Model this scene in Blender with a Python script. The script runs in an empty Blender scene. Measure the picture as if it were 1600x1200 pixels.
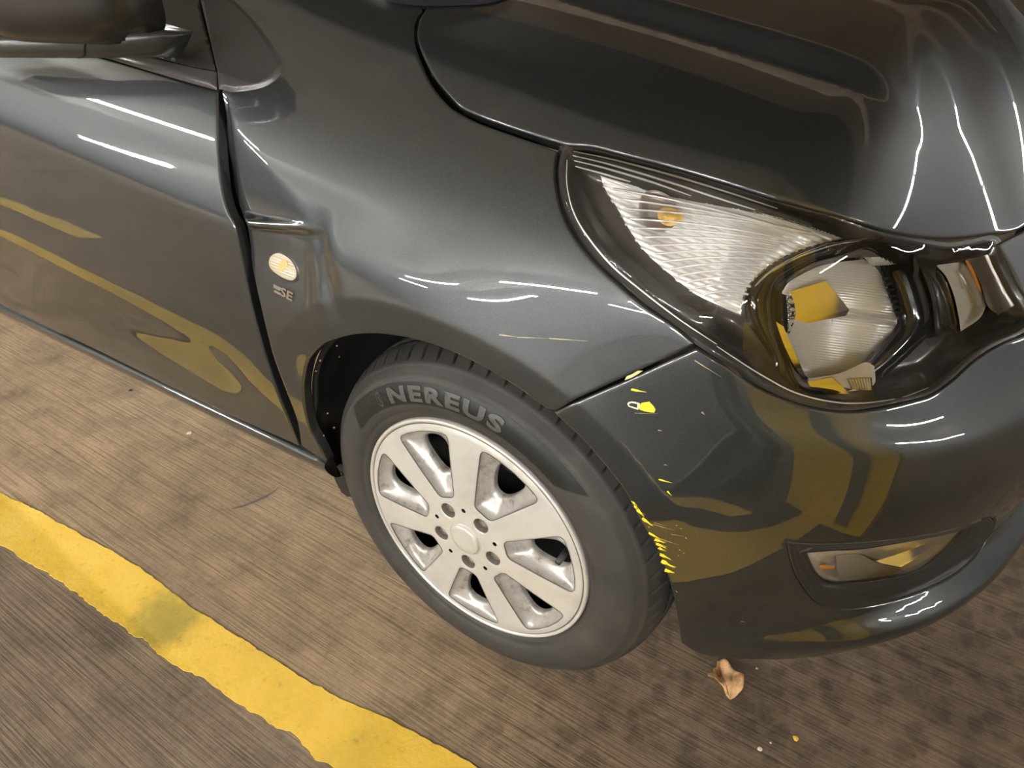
import bpy, bmesh, math, random
import numpy as np
from mathutils import Vector, Matrix
from mathutils.geometry import delaunay_2d_cdt
random.seed(7); np.random.seed(7)
SC = bpy.context.scene
COL = SC.collection

# ------------------------------------------------------------------ camera
F_PX = 1150.0
CAM = np.array([0.4737, -0.5848, 1.0621])
YAW, PITCH, ROLL = 0.5976, 0.604, -0.0152
def _rot(a, b, c):
    f = np.array([-np.sin(a)*np.cos(b), np.cos(a)*np.cos(b), -np.sin(b)])
    r = np.array([np.cos(a), np.sin(a), 0.]); u = np.cross(r, f)
    return np.array([np.cos(c)*r+np.sin(c)*u, -(-np.sin(c)*r+np.cos(c)*u), f])
ROT = _rot(YAW, PITCH, ROLL)
cd = bpy.data.cameras.new('camera'); cam = bpy.data.objects.new('camera', cd); COL.objects.link(cam)
cd.sensor_fit = 'HORIZONTAL'; cd.sensor_width = 36.0; cd.lens = 36.0*F_PX/1600.0
cd.clip_start = 0.02; cd.clip_end = 200
cam.matrix_world = Matrix(((ROT[0][0], -ROT[1][0], -ROT[2][0], CAM[0]),
                           (ROT[0][1], -ROT[1][1], -ROT[2][1], CAM[1]),
                           (ROT[0][2], -ROT[1][2], -ROT[2][2], CAM[2]), (0, 0, 0, 1)))
SC.camera = cam

# ------------------------------------------------------------------ world, exposure
w = bpy.data.worlds.new('world'); SC.world = w; w.use_nodes = True
w.node_tree.nodes['Background'].inputs[0].default_value = (0.05, 0.045, 0.04, 1)
w.node_tree.nodes['Background'].inputs[1].default_value = 1.0
SC.view_settings.view_transform = 'Standard'; SC.view_settings.look = 'None'
SC.view_settings.gamma = 1.0; SC.view_settings.use_curve_mapping = False
SC.view_settings.exposure = 1.55
TUBE_STRENGTH = 185.0

# ------------------------------------------------------------------ materials
def mat(name, col, rough=.5, metal=0., coat=0., spec=.5, coat_rough=.02, trans=0., ior=1.5):
    m = bpy.data.materials.new(name); m.use_nodes = True
    b = m.node_tree.nodes['Principled BSDF']
    b.inputs['Base Color'].default_value = (*col, 1); b.inputs['Roughness'].default_value = rough
    b.inputs['Metallic'].default_value = metal; b.inputs['Coat Weight'].default_value = coat
    b.inputs['Coat Roughness'].default_value = coat_rough
    b.inputs['Specular IOR Level'].default_value = spec
    b.inputs['Transmission Weight'].default_value = trans; b.inputs['IOR'].default_value = ior
    return m
def nodes(m): return m.node_tree.nodes, m.node_tree.links, m.node_tree.nodes['Principled BSDF']
def noise(nt, lk, vec, scale, detail=4, rough=.55, dist=0):
    n = nt.new('ShaderNodeTexNoise'); n.inputs['Scale'].default_value = scale
    n.inputs['Detail'].default_value = detail; n.inputs['Roughness'].default_value = rough
    n.inputs['Distortion'].default_value = dist
    if vec is not None: lk.new(vec, n.inputs['Vector'])
    return n
def ramp(nt, lk, fac, stops):
    r = nt.new('ShaderNodeValToRGB'); e = r.color_ramp.elements
    while len(e) < len(stops): e.new(.5)
    for k, (p, c) in enumerate(stops):
        e[k].position = p; e[k].color = (*c, 1) if len(c) == 3 else c
    lk.new(fac, r.inputs[0]); return r
def mixc(nt, lk, fac, a, b, mode='MIX'):
    n = nt.new('ShaderNodeMix'); n.data_type = 'RGBA'; n.blend_type = mode
    for s, v in ((0, fac), (6, a), (7, b)):
        if hasattr(v, 'links') or hasattr(v, 'is_linked'): lk.new(v, n.inputs[s])
        elif isinstance(v, (int, float)): n.inputs[s].default_value = v
        else: n.inputs[s].default_value = (*v, 1)
    return n.outputs[2]
def bump(nt, lk, h, strength, dist, bsdf, inp='Normal'):
    n = nt.new('ShaderNodeBump'); n.inputs['Strength'].default_value = strength
    n.inputs['Distance'].default_value = dist; lk.new(h, n.inputs['Height'])
    lk.new(n.outputs[0], bsdf.inputs[inp]); return n
def objco(nt): return nt.new('ShaderNodeTexCoord').outputs['Object']
def mapping(nt, lk, vec, scale=(1, 1, 1), rot=(0, 0, 0)):
    n = nt.new('ShaderNodeMapping'); n.inputs['Scale'].default_value = scale
    n.inputs['Rotation'].default_value = rot; lk.new(vec, n.inputs['Vector']); return n.outputs[0]

def paint_mat():
    m = mat('car_paint', (.062, .066, .066), .44, .80, 1.0, .5, .012)
    nt, lk, b = nodes(m)
    v = objco(nt)
    f = noise(nt, lk, v, 1600, 1, .5)
    r = ramp(nt, lk, f.outputs[0], [(.30, (.036, .0415, .0435)), (.58, (.046, .0525, .055)), (.80, (.086, .096, .099))])
    lk.new(r.outputs[0], b.inputs['Base Color'])
    b.inputs['Coat IOR'].default_value = 1.80
    return m
PAINT = paint_mat()
BLACK = mat('black_plastic', (.012, .012, .012), .45)
DARK = mat('dark_cavity', (.006, .006, .006), .9)
LINER = mat('liner_plastic', (.010, .0105, .0095), .75)
TRIM = mat('satin_black_trim', (.022, .021, .020), .32)
GLOSSBLACK = mat('gloss_black', (.012, .011, .010), .08, coat=.6)
MIRRORB = mat('mirror_black', (.016, .014, .012), .28)
BEZEL = mat('lamp_bezel', (.055, .050, .046), .22, .3, coat=.6)
CHROME = mat('chrome', (.86, .85, .83), .07, 1.0)
SATINCHROME = mat('satin_chrome', (.78, .77, .74), .2, 1.0)
RUBBERSEAL = mat('rubber_seal', (.045, .042, .040), .30)
QTRIM = mat('quarter_trim_plastic', (.024, .023, .022), .36)
ORANGE = mat('orange_plastic', (.85, .30, .02), .35)
GLASSDARK = mat('window_glass', (.02, .022, .022), .03, coat=1)

def glass_mat(name, tint=(1, 1, 1), ior=1.5, boost=1.0):
    m = bpy.data.materials.new(name); m.use_nodes = True
    nt, lk = m.node_tree.nodes, m.node_tree.links; nt.clear()
    o = nt.new('ShaderNodeOutputMaterial'); mx = nt.new('ShaderNodeMixShader')
    t = nt.new('ShaderNodeBsdfTransparent'); t.inputs[0].default_value = (*tint, 1)
    g = nt.new('ShaderNodeBsdfGlossy'); g.inputs['Roughness'].default_value = .012
    fr = nt.new('ShaderNodeFresnel'); fr.inputs[0].default_value = ior
    lk.new(fr.outputs[0], mx.inputs[0])
    lk.new(t.outputs[0], mx.inputs[1]); lk.new(g.outputs[0], mx.inputs[2]); lk.new(mx.outputs[0], o.inputs[0])
    return m
LENS = glass_mat('clear_lens', (.97, .97, .96), 1.55)

def tyre_mat():
    m = mat('tyre_rubber', (.03, .029, .027), .62, spec=.35)
    nt, lk, b = nodes(m); v = objco(nt)
    n = noise(nt, lk, v, 14, 5, .6); n2 = noise(nt, lk, v, 300, 3, .6)
    c = ramp(nt, lk, n.outputs[0], [(.3, (.026, .0245, .022)), (.55, (.037, .034, .030)), (.75, (.058, .053, .047))])
    lk.new(c.outputs[0], b.inputs['Base Color'])
    bump(nt, lk, n2.outputs[0], .15, .0006, b); return m
TYRE = tyre_mat()
BAND = mat('sidewall_band_rubber', (.0125, .013, .0125), .42, spec=.3)
LETTER = mat('sidewall_letter_rubber', (.055, .054, .050), .5)

def cover_mat():
    m = mat('wheel_cover_silver', (.53, .50, .46), .36, .35, .25, coat_rough=.15)
    nt, lk, b = nodes(m); v = objco(nt)
    n = noise(nt, lk, v, 18, 5, .65); n2 = noise(nt, lk, v, 90, 4, .7)
    c = ramp(nt, lk, n.outputs[0], [(.25, (.48, .455, .41)), (.5, (.57, .55, .50)), (.8, (.60, .585, .545))])
    d = ramp(nt, lk, n2.outputs[0], [(.24, (.55, .5, .44)), (.36, (1, 1, 1))])
    lk.new(mixc(nt, lk, .5, c.outputs[0], d.outputs[0], 'MULTIPLY'), b.inputs['Base Color'])
    bump(nt, lk, n2.outputs[0], .05, .0004, b); return m
COVER = cover_mat()
def scoop_mat():
    m = mat('wheel_cover_dirty_scoop', (.5, .47, .43), .3, .3, .35)
    nt, lk, b = nodes(m); v = objco(nt)
    n = noise(nt, lk, v, 55, 6, .7)
    c = ramp(nt, lk, n.outputs[0], [(.3, (.17, .14, .11)), (.46, (.37, .35, .32)), (.75, (.46, .445, .42))])
    lk.new(c.outputs[0], b.inputs['Base Color']); return m
SCOOP = scoop_mat()
NUT = mat('lug_nut_metal', (.45, .42, .37), .3, .9)
GROOVE = mat('cover_groove_dirt', (.10, .09, .08), .6)

# ------------------------------------------------------------------ body surface: an implicit solid in metres
# x forward, y into the car from its right side, z up; the right front wheel hub is at (0, *, .285)
def rays(uv):
    uv = np.asarray(uv, float)
    d = np.stack([(uv[..., 0]-800)/F_PX, (uv[..., 1]-600)/F_PX, np.ones(uv.shape[:-1])], -1)@ROT
    return d/np.linalg.norm(d, axis=-1, keepdims=True)
def project(P):
    q = (np.asarray(P)-CAM)@ROT.T
    return np.stack([800+F_PX*q[..., 0]/q[..., 2], 600+F_PX*q[..., 1]/q[..., 2]], -1)
def cubic(xs, ys):
    xs = np.array(xs, float); ys = np.array(ys, float); n = len(xs); h = np.diff(xs)
    A = np.eye(n); b = np.zeros(n)
    for i in range(1, n-1):
        A[i, i-1] = h[i-1]; A[i, i] = 2*(h[i-1]+h[i]); A[i, i+1] = h[i]
        b[i] = 6*((ys[i+1]-ys[i])/h[i]-(ys[i]-ys[i-1])/h[i-1])
    M = np.linalg.solve(A, b)
    s0 = (ys[1]-ys[0])/h[0]-h[0]*M[1]/6
    s1 = (ys[-1]-ys[-2])/h[-1]+h[-1]*M[-2]/6
    def f(x):
        x = np.asarray(x, float); xc = np.clip(x, xs[0], xs[-1])
        i = np.clip(np.searchsorted(xs, xc)-1, 0, n-2); a = xs[i+1]-xc; c = xc-xs[i]
        v = (M[i]*a**3+M[i+1]*c**3)/(6*h[i])+(ys[i]/h[i]-M[i]*h[i]/6)*a+(ys[i+1]/h[i]-M[i+1]*h[i]/6)*c
        return v+np.minimum(x-xs[0], 0)*s0+np.maximum(x-xs[-1], 0)*s1
    return f
def ss(a, b, x):
    t = np.clip((x-a)/(b-a), 0, 1); return t*t*(3-2*t)
def smax(a, b, k):
    h = np.clip(.5+.5*(a-b)/k, 0, 1); return b+(a-b)*h+k*h*(1-h)
def softplus(t, k):
    u = t/k
    return k*np.where(u > 30, u, np.log1p(np.exp(np.minimum(u, 30))))
YC, BW, AX, NX = .765, .80, .725, 2.5
tuck_lo = cubic([.05, .10, .20, .24, .30, .40, .50, .60, .70, .9], [.13, .085, .040, .031, .02, .006, .000, -.001, .000, .004])
tuck_f = cubic([.05, .10, .17, .20, .228, .242, .256, .29, .36, .45, .52, .57, .62, .70, .78, .9],
               [.12, .082, .055, .037, .030, .038, .053, .058, .044, .032, .034, .044, .062, .115, .175, .28])
shelf = cubic([.15, .25, .35, .42, .5, .6], [.66, .65, .61, .585, .565, .57])
hood_c = cubic([-.7, -.35, 0, .2, .35, .45, .52, .6, .7], [1.09, 1.02, .975, .945, .916, .886, .838, .735, .60])
AC = .294
def tuck_side(x, z):
    k = .007+.022*ss(-.05, .15, x)
    zc = .695+.10*softplus(-x-.36, .04)
    return .006*np.exp(-((z-.42)/.065)**2)*ss(-.33, -.50, x)+tuck_lo(z-.5*(zc-.695))+softplus(z-zc, k)*.40+1.2*np.maximum(0, z-zc-.065)**2
def flare(x, z):
    r = np.hypot(x, z-AC); th = np.degrees(np.arctan2(z-AC, x))
    rb = .369+.012*ss(80, 120, th)-.012*ss(70, 35, th)
    wt = ss(18, 40, th)*ss(150, 118, th)
    t = np.clip(softplus(r-rb, .0018)/.10, 0, 1)
    return wt*.0135*(1-t)**2
def dent(x, z):
    zl = .703+.13*(x+.272); s = zl-z
    # triangular facet between the ridge (from the gap's top to the fold's front end) and the fold
    pd = ((x+.395)*(-.451)-(z-.824)*.893)
    fac = .20*softplus(pd, .003)*ss(.002, -.010, s)
    prof = ss(-.006, .012, s)*np.where(s > .012, 1-ss(.012, .17, s), 1.)
    d = .012*prof*ss(-.165, -.225, x)
    xv = -.185+.36*np.clip(.716-z, 0, .09)
    return d+fac*ss(-.17, -.21, x)+.005*np.exp(-((x-xv)/.018)**2)*ss(.745, .70, z)*ss(.60, .66, z)
# rear edge of the fender, bent inwards by the crash: x of the edge as a function of z
edge_x = cubic([.2, .30, .40, .50, .60, .70, .80, .84], [-.380, -.380, -.372, -.365, -.362, -.360, -.376, -.388])
def body(P, dented=False, ledge=0.):
    x, y, z = P[..., 0], P[..., 1], P[..., 2]
    xn = (np.maximum(x, 0)/AX)**NX; yn = (np.abs(YC-y)/BW)**NX
    rho = (xn+yn)**(1/NX); t = xn/(xn+yn+1e-9)
    s = ss(.03, .75, t)
    T = tuck_side(x, z)*(1-s)+tuck_f(z)*s
    near = y < .25
    T = T-np.where(near, flare(x, z), 0)
    if dented:
        T = T+np.where(near & (x < -.1), dent(x, z), 0)
        d = x-edge_x(z)
        T = T+np.where(near & (x < -.1), .010*np.exp(-np.maximum(d, 0)/.009)*ss(.25, .33, z)*ss(.85, .80, z), 0)
    e = softplus(z-shelf(x), .005)
    T = T+.03*(1-np.exp(-e*.9/.03))*ss(.28, .42, x)
    g1 = (rho-1)*.76+T
    yc = .272+.35*softplus(x-.34, .02)+.15*softplus(.03-x, .05)
    q = np.abs(YC-y)/.75
    h = hood_c(x)-.15*q**3+.014*ss(-.010, .034, np.where(y < YC, y, 2*YC-y)-yc)*ss(.47, .26, x)
    return smax(g1, (z-h)*.93, .07)
def BODY(P): return body(P)
def FENDER(P): return body(P, True)
def grad(F, P, e=1e-4):
    g = []
    for k in range(3):
        d = np.zeros(3); d[k] = e
        g.append(F(P+d)-F(P-d))
    g = np.stack(g, -1); return g/np.maximum(np.linalg.norm(g, axis=-1, keepdims=True), 1e-12)
def march(F, O, D, t0=.25, t1=2.6, n=150):
    O = np.broadcast_to(O, D.shape)
    hit = np.zeros(D.shape[:-1], bool); lo = np.full(hit.shape, t0); hi = np.full(hit.shape, t1); dt = (t1-t0)/n
    for i in range(n):
        tn = t0+dt*(i+1); new = (~hit) & (F(O+D*tn) < 0)
        lo[new] = tn-dt; hi[new] = tn; hit |= new
    for _ in range(26):
        mid = (lo+hi)/2; neg = F(O+D*mid[..., None]) < 0
        hi = np.where(neg, mid, hi); lo = np.where(neg, lo, mid)
    return O+D*hi[..., None], hit
CC = np.array([-.05, .55, .45])
AXN = np.array([.35, -.85, .40]); AXN /= np.linalg.norm(AXN)
AU = np.cross(np.array([0, 0, 1.]), AXN); AU /= np.linalg.norm(AU); AV = np.cross(AXN, AU)
def dir2az(D):
    D = D/np.linalg.norm(D, axis=-1, keepdims=True)
    c = D@AXN; a, b = D@AU, D@AV; th = np.arccos(np.clip(c, -1, 1)); r = np.hypot(a, b)+1e-12
    return np.stack([th*a/r, th*b/r], -1)
def az2dir(q):
    th = np.hypot(q[..., 0], q[..., 1])+1e-12; s = np.sin(th)/th
    return np.cos(th)[..., None]*AXN+(s*q[..., 0])[..., None]*AU+(s*q[..., 1])[..., None]*AV
def radial(F, D):
    lo = np.full(D.shape[:-1], .05); hi = np.full(D.shape[:-1], 2.6)
    for _ in range(34):
        mid = (lo+hi)/2; neg = F(CC+D*mid[..., None]) < 0
        lo = np.where(neg, mid, lo); hi = np.where(neg, hi, mid)
    return CC+D*lo[..., None]

# ------------------------------------------------------------------ outline helpers
def spline(pts, step, closed=False, corners=()):
    """Catmull-Rom through pts (any dimension), resampled; indices in corners stay sharp"""
    pts = np.array(pts, float); n = len(pts); out = []
    last = n if closed else n-1
    for i in range(last):
        p1, p2 = pts[i], pts[(i+1) % n]
        p0 = pts[(i-1) % n] if (closed or i > 0) else 2*p1-p2
        p3 = pts[(i+2) % n] if (closed or i+2 < n) else 2*p2-p1
        if i in corners: p0 = 2*p1-p2
        if (i+1) % n in corners: p3 = 2*p2-p1
        L = np.linalg.norm(p2-p1); k = max(1, int(math.ceil(L/step)))
        # centripetal-ish tangents limited by chord
        m1 = (p2-p0)/2; m2 = (p3-p1)/2
        for mm in (m1, m2):
            l = np.linalg.norm(mm)
            if l > L*1.2: mm *= L*1.2/l
        for j in range(k):
            t = j/k; t2, t3 = t*t, t*t*t
            out.append((2*t3-3*t2+1)*p1+(t3-2*t2+t)*m1+(-2*t3+3*t2)*p2+(t3-t2)*m2)
    if not closed: out.append(pts[-1])
    return np.array(out)
def inside(poly, q):
    x, y = q[:, 0], q[:, 1]; r = np.zeros(len(q), bool)
    a = poly; b = np.roll(poly, -1, 0)
    for (x1, y1), (x2, y2) in zip(a, b):
        if y1 == y2: continue
        c = (y1 > y) != (y2 > y)
        r ^= c & (x < (x2-x1)*(y-y1)/(y2-y1)+x1)
    return r
def polydist(poly, q, closed=True):
    a = poly if closed else poly[:-1]; b = np.roll(poly, -1, 0) if closed else poly[1:]
    best = np.full(len(q), 1e9)
    for p, r in zip(a, b):
        d = r-p; t = np.clip(((q-p)@d)/max(d@d, 1e-18), 0, 1)
        best = np.minimum(best, np.linalg.norm(q-(p+t[:, None]*d), axis=1))
    return best
def ccw(p):
    x, y = p[:, 0], p[:, 1]
    return p if np.sum(x*np.roll(y, -1)-np.roll(x, -1)*y) > 0 else p[::-1]
def offset_loop(poly, d):
    """points at distance d inside a ccw polygon (not a valid loop, just points)"""
    t = np.roll(poly, -1, 0)-np.roll(poly, 1, 0); t /= np.maximum(np.linalg.norm(t, axis=1, keepdims=True), 1e-12)
    return poly+np.stack([-t[:, 1], t[:, 0]], 1)*d
def cdt_fill(outer, holes, extra):
    """constrained triangulation: returns 2d points, triangles; the first points are outer then the holes"""
    loops = [outer]+list(holes); pts = np.vstack(loops+[extra]) if len(extra) else np.vstack(loops)
    edges = []; o = 0
    for l in loops:
        n = len(l); edges += [(o+i, o+(i+1) % n) for i in range(n)]; o += n
    s = 1.0/np.ptp(pts, axis=0).max()
    c0 = pts.mean(0)
    r = delaunay_2d_cdt([Vector(((p[0]-c0[0])*s, (p[1]-c0[1])*s)) for p in pts], edges, [], 0, 1e-7)
    V = np.array([(v.x/s+c0[0], v.y/s+c0[1]) for v in r[0]]); T = np.array([f for f in r[2] if len(f) == 3])
    cen = V[T].mean(1); k = inside(outer, cen)
    for h in holes: k &= ~inside(h, cen)
    T = T[k]
    # map to original indices
    remap = {}
    for i, src in enumerate(r[3]):
        for sidx in src: remap[sidx] = i
    return V, T, remap

def link(name, me, m, parent=None, smooth=True):
    o = bpy.data.objects.new(name, me); COL.objects.link(o)
    for mm in (m if isinstance(m, (list, tuple)) else [m]): me.materials.append(mm)
    if smooth and len(me.polygons): me.polygons.foreach_set('use_smooth', [True]*len(me.polygons))
    if parent: o.parent = parent
    return o
def mesh(name, V, Fs, m, parent=None, smooth=True, normals=None):
    me = bpy.data.meshes.new(name); me.from_pydata([tuple(v) for v in V], [], [tuple(int(i) for i in f) for f in Fs]); me.update()
    o = link(name, me, m, parent, smooth)
    if normals is not None: me.normals_split_custom_set_from_vertices([tuple(n) for n in normals])
    return o
def bmobj(name, bm, m, parent=None, smooth=True):
    bmesh.ops.recalc_face_normals(bm, faces=bm.faces)
    me = bpy.data.meshes.new(name); bm.to_mesh(me); bm.free()
    return link(name, me, m, parent, smooth)

def to3d(F, pts, off=0.):
    """outline points: 2 numbers = a pixel whose sight line meets F, 3 numbers = a place"""
    px = [p for p in pts if len(p) == 2]
    if px:
        H, ok = march(F, CAM, rays(np.array(px)))
        if not ok.all(): print('MISS', [px[i] for i in np.where(~ok)[0]][:5])
    it = iter(H if px else [])
    return np.array([next(it) if len(p) == 2 else p for p in pts], float)

def panel(name, outline, F, m, parent, spacing=.007, holes=(), hem=.012, rnd=.0022, offs=None, hem_mat=None, corners=(), px_step=5, custom=True):
    """sheet-metal panel lying on F inside an outline given in pixels; rounded rim and a hem folded inwards"""
    def resample(ol, cs):
        if all(len(p) == 2 for p in ol):
            return dir2az(to3d(F, [tuple(p) for p in spline(ol, px_step, True, cs)])-CC)
        return spline(dir2az(to3d(F, ol)-CC), px_step*.0013, True, cs)
    out = ccw(resample(outline, corners)); hs = [ccw(resample(h, c)) for h, c in holes]
    rr = .75
    extra = []
    for loop, sg in [(out, 1)]+[(h, -1) for h in hs]:
        for d in (rnd*.5, rnd*1.2, rnd*2.5):
            extra.append(offset_loop(loop, sg*d/rr))
    E_ = np.vstack(extra)
    sp = spacing/rr
    mn, mx = out.min(0), out.max(0)
    gx, gy = np.meshgrid(np.arange(mn[0], mx[0], sp), np.arange(mn[1], mx[1], sp*.866))
    gx = gx+(np.arange(gx.shape[0]) % 2)[:, None]*sp*.5
    G = np.stack([gx.ravel(), gy.ravel()], 1)
    def keep(Q, md):
        k = inside(out, Q)
        Q = Q[k]
        d = polydist(out, Q)
        for h in hs:
            k2 = ~inside(h, Q); Q = Q[k2]; d = d[k2]; d = np.minimum(d, polydist(h, Q))
        return Q[d > md]
    G = keep(G, rnd*3.2/rr); E_ = keep(E_, rnd*.42/rr)
    V2, T, remap = cdt_fill(out, hs, np.vstack([G, E_]))
    D = az2dir(V2); P = radial(F, D); N = grad(F, P)
    n_out = [len(out)]+[len(h) for h in hs]
    # distance to the rim in 3d
    base = 0; d3 = np.full(len(P), 1e9); loops3 = []
    for n in n_out:
        idx = np.array([remap[base+i] for i in range(n)]); loops3.append(idx); base += n
    d2 = polydist(V2[loops3[0]], V2)
    for l in loops3[1:]: d2 = np.minimum(d2, polydist(V2[l], V2))
    d3 = d2*np.linalg.norm(P-CC, axis=1)
    q = np.clip(rnd-d3, 0, rnd); drop = rnd-np.sqrt(np.maximum(rnd*rnd-q*q, 0))
    P0 = P.copy()
    if offs is not None: P = P+N*offs(P, d3)[:, None]
    P = P-N*drop[:, None]
    NN = N.copy() if custom else None
    if custom: NN[d3 < rnd*2.4] = 0
    if custom and offs is not None: NN[:] = 0
    V = list(P); Fc = [tuple(t) for t in T]
    # fix winding
    a, b, c = P[T[:, 0]], P[T[:, 1]], P[T[:, 2]]
    fl = np.einsum('ij,ij->i', np.cross(b-a, c-a), N[T[:, 0]]) < 0
    Fc = [(t[0], t[2], t[1]) if f else tuple(t) for t, f in zip(T, fl)]
    nmain = len(Fc)
    if hem > 0:
        for idx in loops3:
            o = len(V); n = len(idx)
            V += list(P[idx]); V += list(P[idx]-N[idx]*hem)
            for i in range(n):
                j = (i+1) % n; Fc.append((o+i, o+n+i, o+n+j, o+j))
        if custom: NN = np.vstack([NN, np.zeros((len(V)-len(NN), 3))])
    ob = mesh(name, np.array(V), Fc, [m]+([hem_mat] if hem_mat else []), parent, True, None)
    if hem > 0 and hem_mat:
        for f in ob.data.polygons[nmain:]: f.material_index = 1
    if custom and offs is None: ob.data.normals_split_custom_set_from_vertices([tuple(n) for n in NN])
    return ob

def patch(name, outline, m, parent, F=None, depth=None, spacing=5, closed=True, corners=(), holes=(), hem=0., toward=None, px=True, smooth=True, step=4):
    """sheet inside a pixel outline; lies `depth(px, edge_distance_px)` metres behind F along the sight line"""
    out = ccw(spline(outline, step, True, corners)); hs = [ccw(spline(h, step, True, c)) for h, c in holes]
    mn, mx = out.min(0), out.max(0)
    gx, gy = np.meshgrid(np.arange(mn[0], mx[0], spacing), np.arange(mn[1], mx[1], spacing*.866))
    gx = gx+(np.arange(gx.shape[0]) % 2)[:, None]*spacing*.5
    G = np.stack([gx.ravel(), gy.ravel()], 1); G = G[inside(out, G)]
    d = polydist(out, G)
    for h in hs:
        k = ~inside(h, G); G = G[k]; d = np.minimum(d[k], polydist(h, G))
    G = G[d > spacing*.45]
    V2, T, remap = cdt_fill(out, hs, G)
    D = rays(V2); P, ok = march(F or BODY, CAM, D)
    d = polydist(out, V2)
    for h in hs: d = np.minimum(d, polydist(h, V2))
    if depth is not None: P = P+D*depth(V2, d)[:, None]
    a, b, c = P[T[:, 0]], P[T[:, 1]], P[T[:, 2]]
    fl = np.einsum('ij,ij->i', np.cross(b-a, c-a), D[T[:, 0]]) > 0
    Fc = [(t[0], t[2], t[1]) if f else tuple(t) for t, f in zip(T, fl)]
    V = list(P)
    if hem:
        base = 0
        Nn = grad(F or BODY, P)
        for n in [len(out)]+[len(h) for h in hs]:
            idx = [remap[base+i] for i in range(n)]; base += n; o = len(V)
            V += list(P[idx]); V += list(P[idx]-Nn[idx]*hem)
            for i in range(n):
                j = (i+1) % n; Fc.append((o+i, o+n+i, o+n+j, o+j))
    return mesh(name, np.array(V), Fc, m, parent, smooth)

def thing(name, label, cat, loc=(0, 0, 0), group=None):
    o = bpy.data.objects.new(name, None); COL.objects.link(o); o.location = loc
    o['label'] = label; o['category'] = cat
    if group: o['group'] = group
    return o
def tag(o, label, cat, group=None):
    o['label'] = label; o['category'] = cat
    if group: o['group'] = group
    return o
def struct(o): o['kind'] = 'structure'; return o
def bx(bm, c, s, bev=0.):
    r = bmesh.ops.create_cube(bm, size=1.0, matrix=Matrix.Translation(c) @ Matrix.Diagonal((*s, 1)))
    if bev:
        es = list({e for v in r['verts'] for e in v.link_edges})
        bmesh.ops.bevel(bm, geom=es, offset=bev, segments=2, affect='EDGES')
def floor_pt(u, v, z=0.):
    d = rays([[u, v]])[0]; t = (z-CAM[2])/d[2]; return CAM+d*t
def plane_pt(u, v, y):
    d = rays([[u, v]])[0]; t = (y-CAM[1])/d[1]; return CAM+d*t
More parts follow.
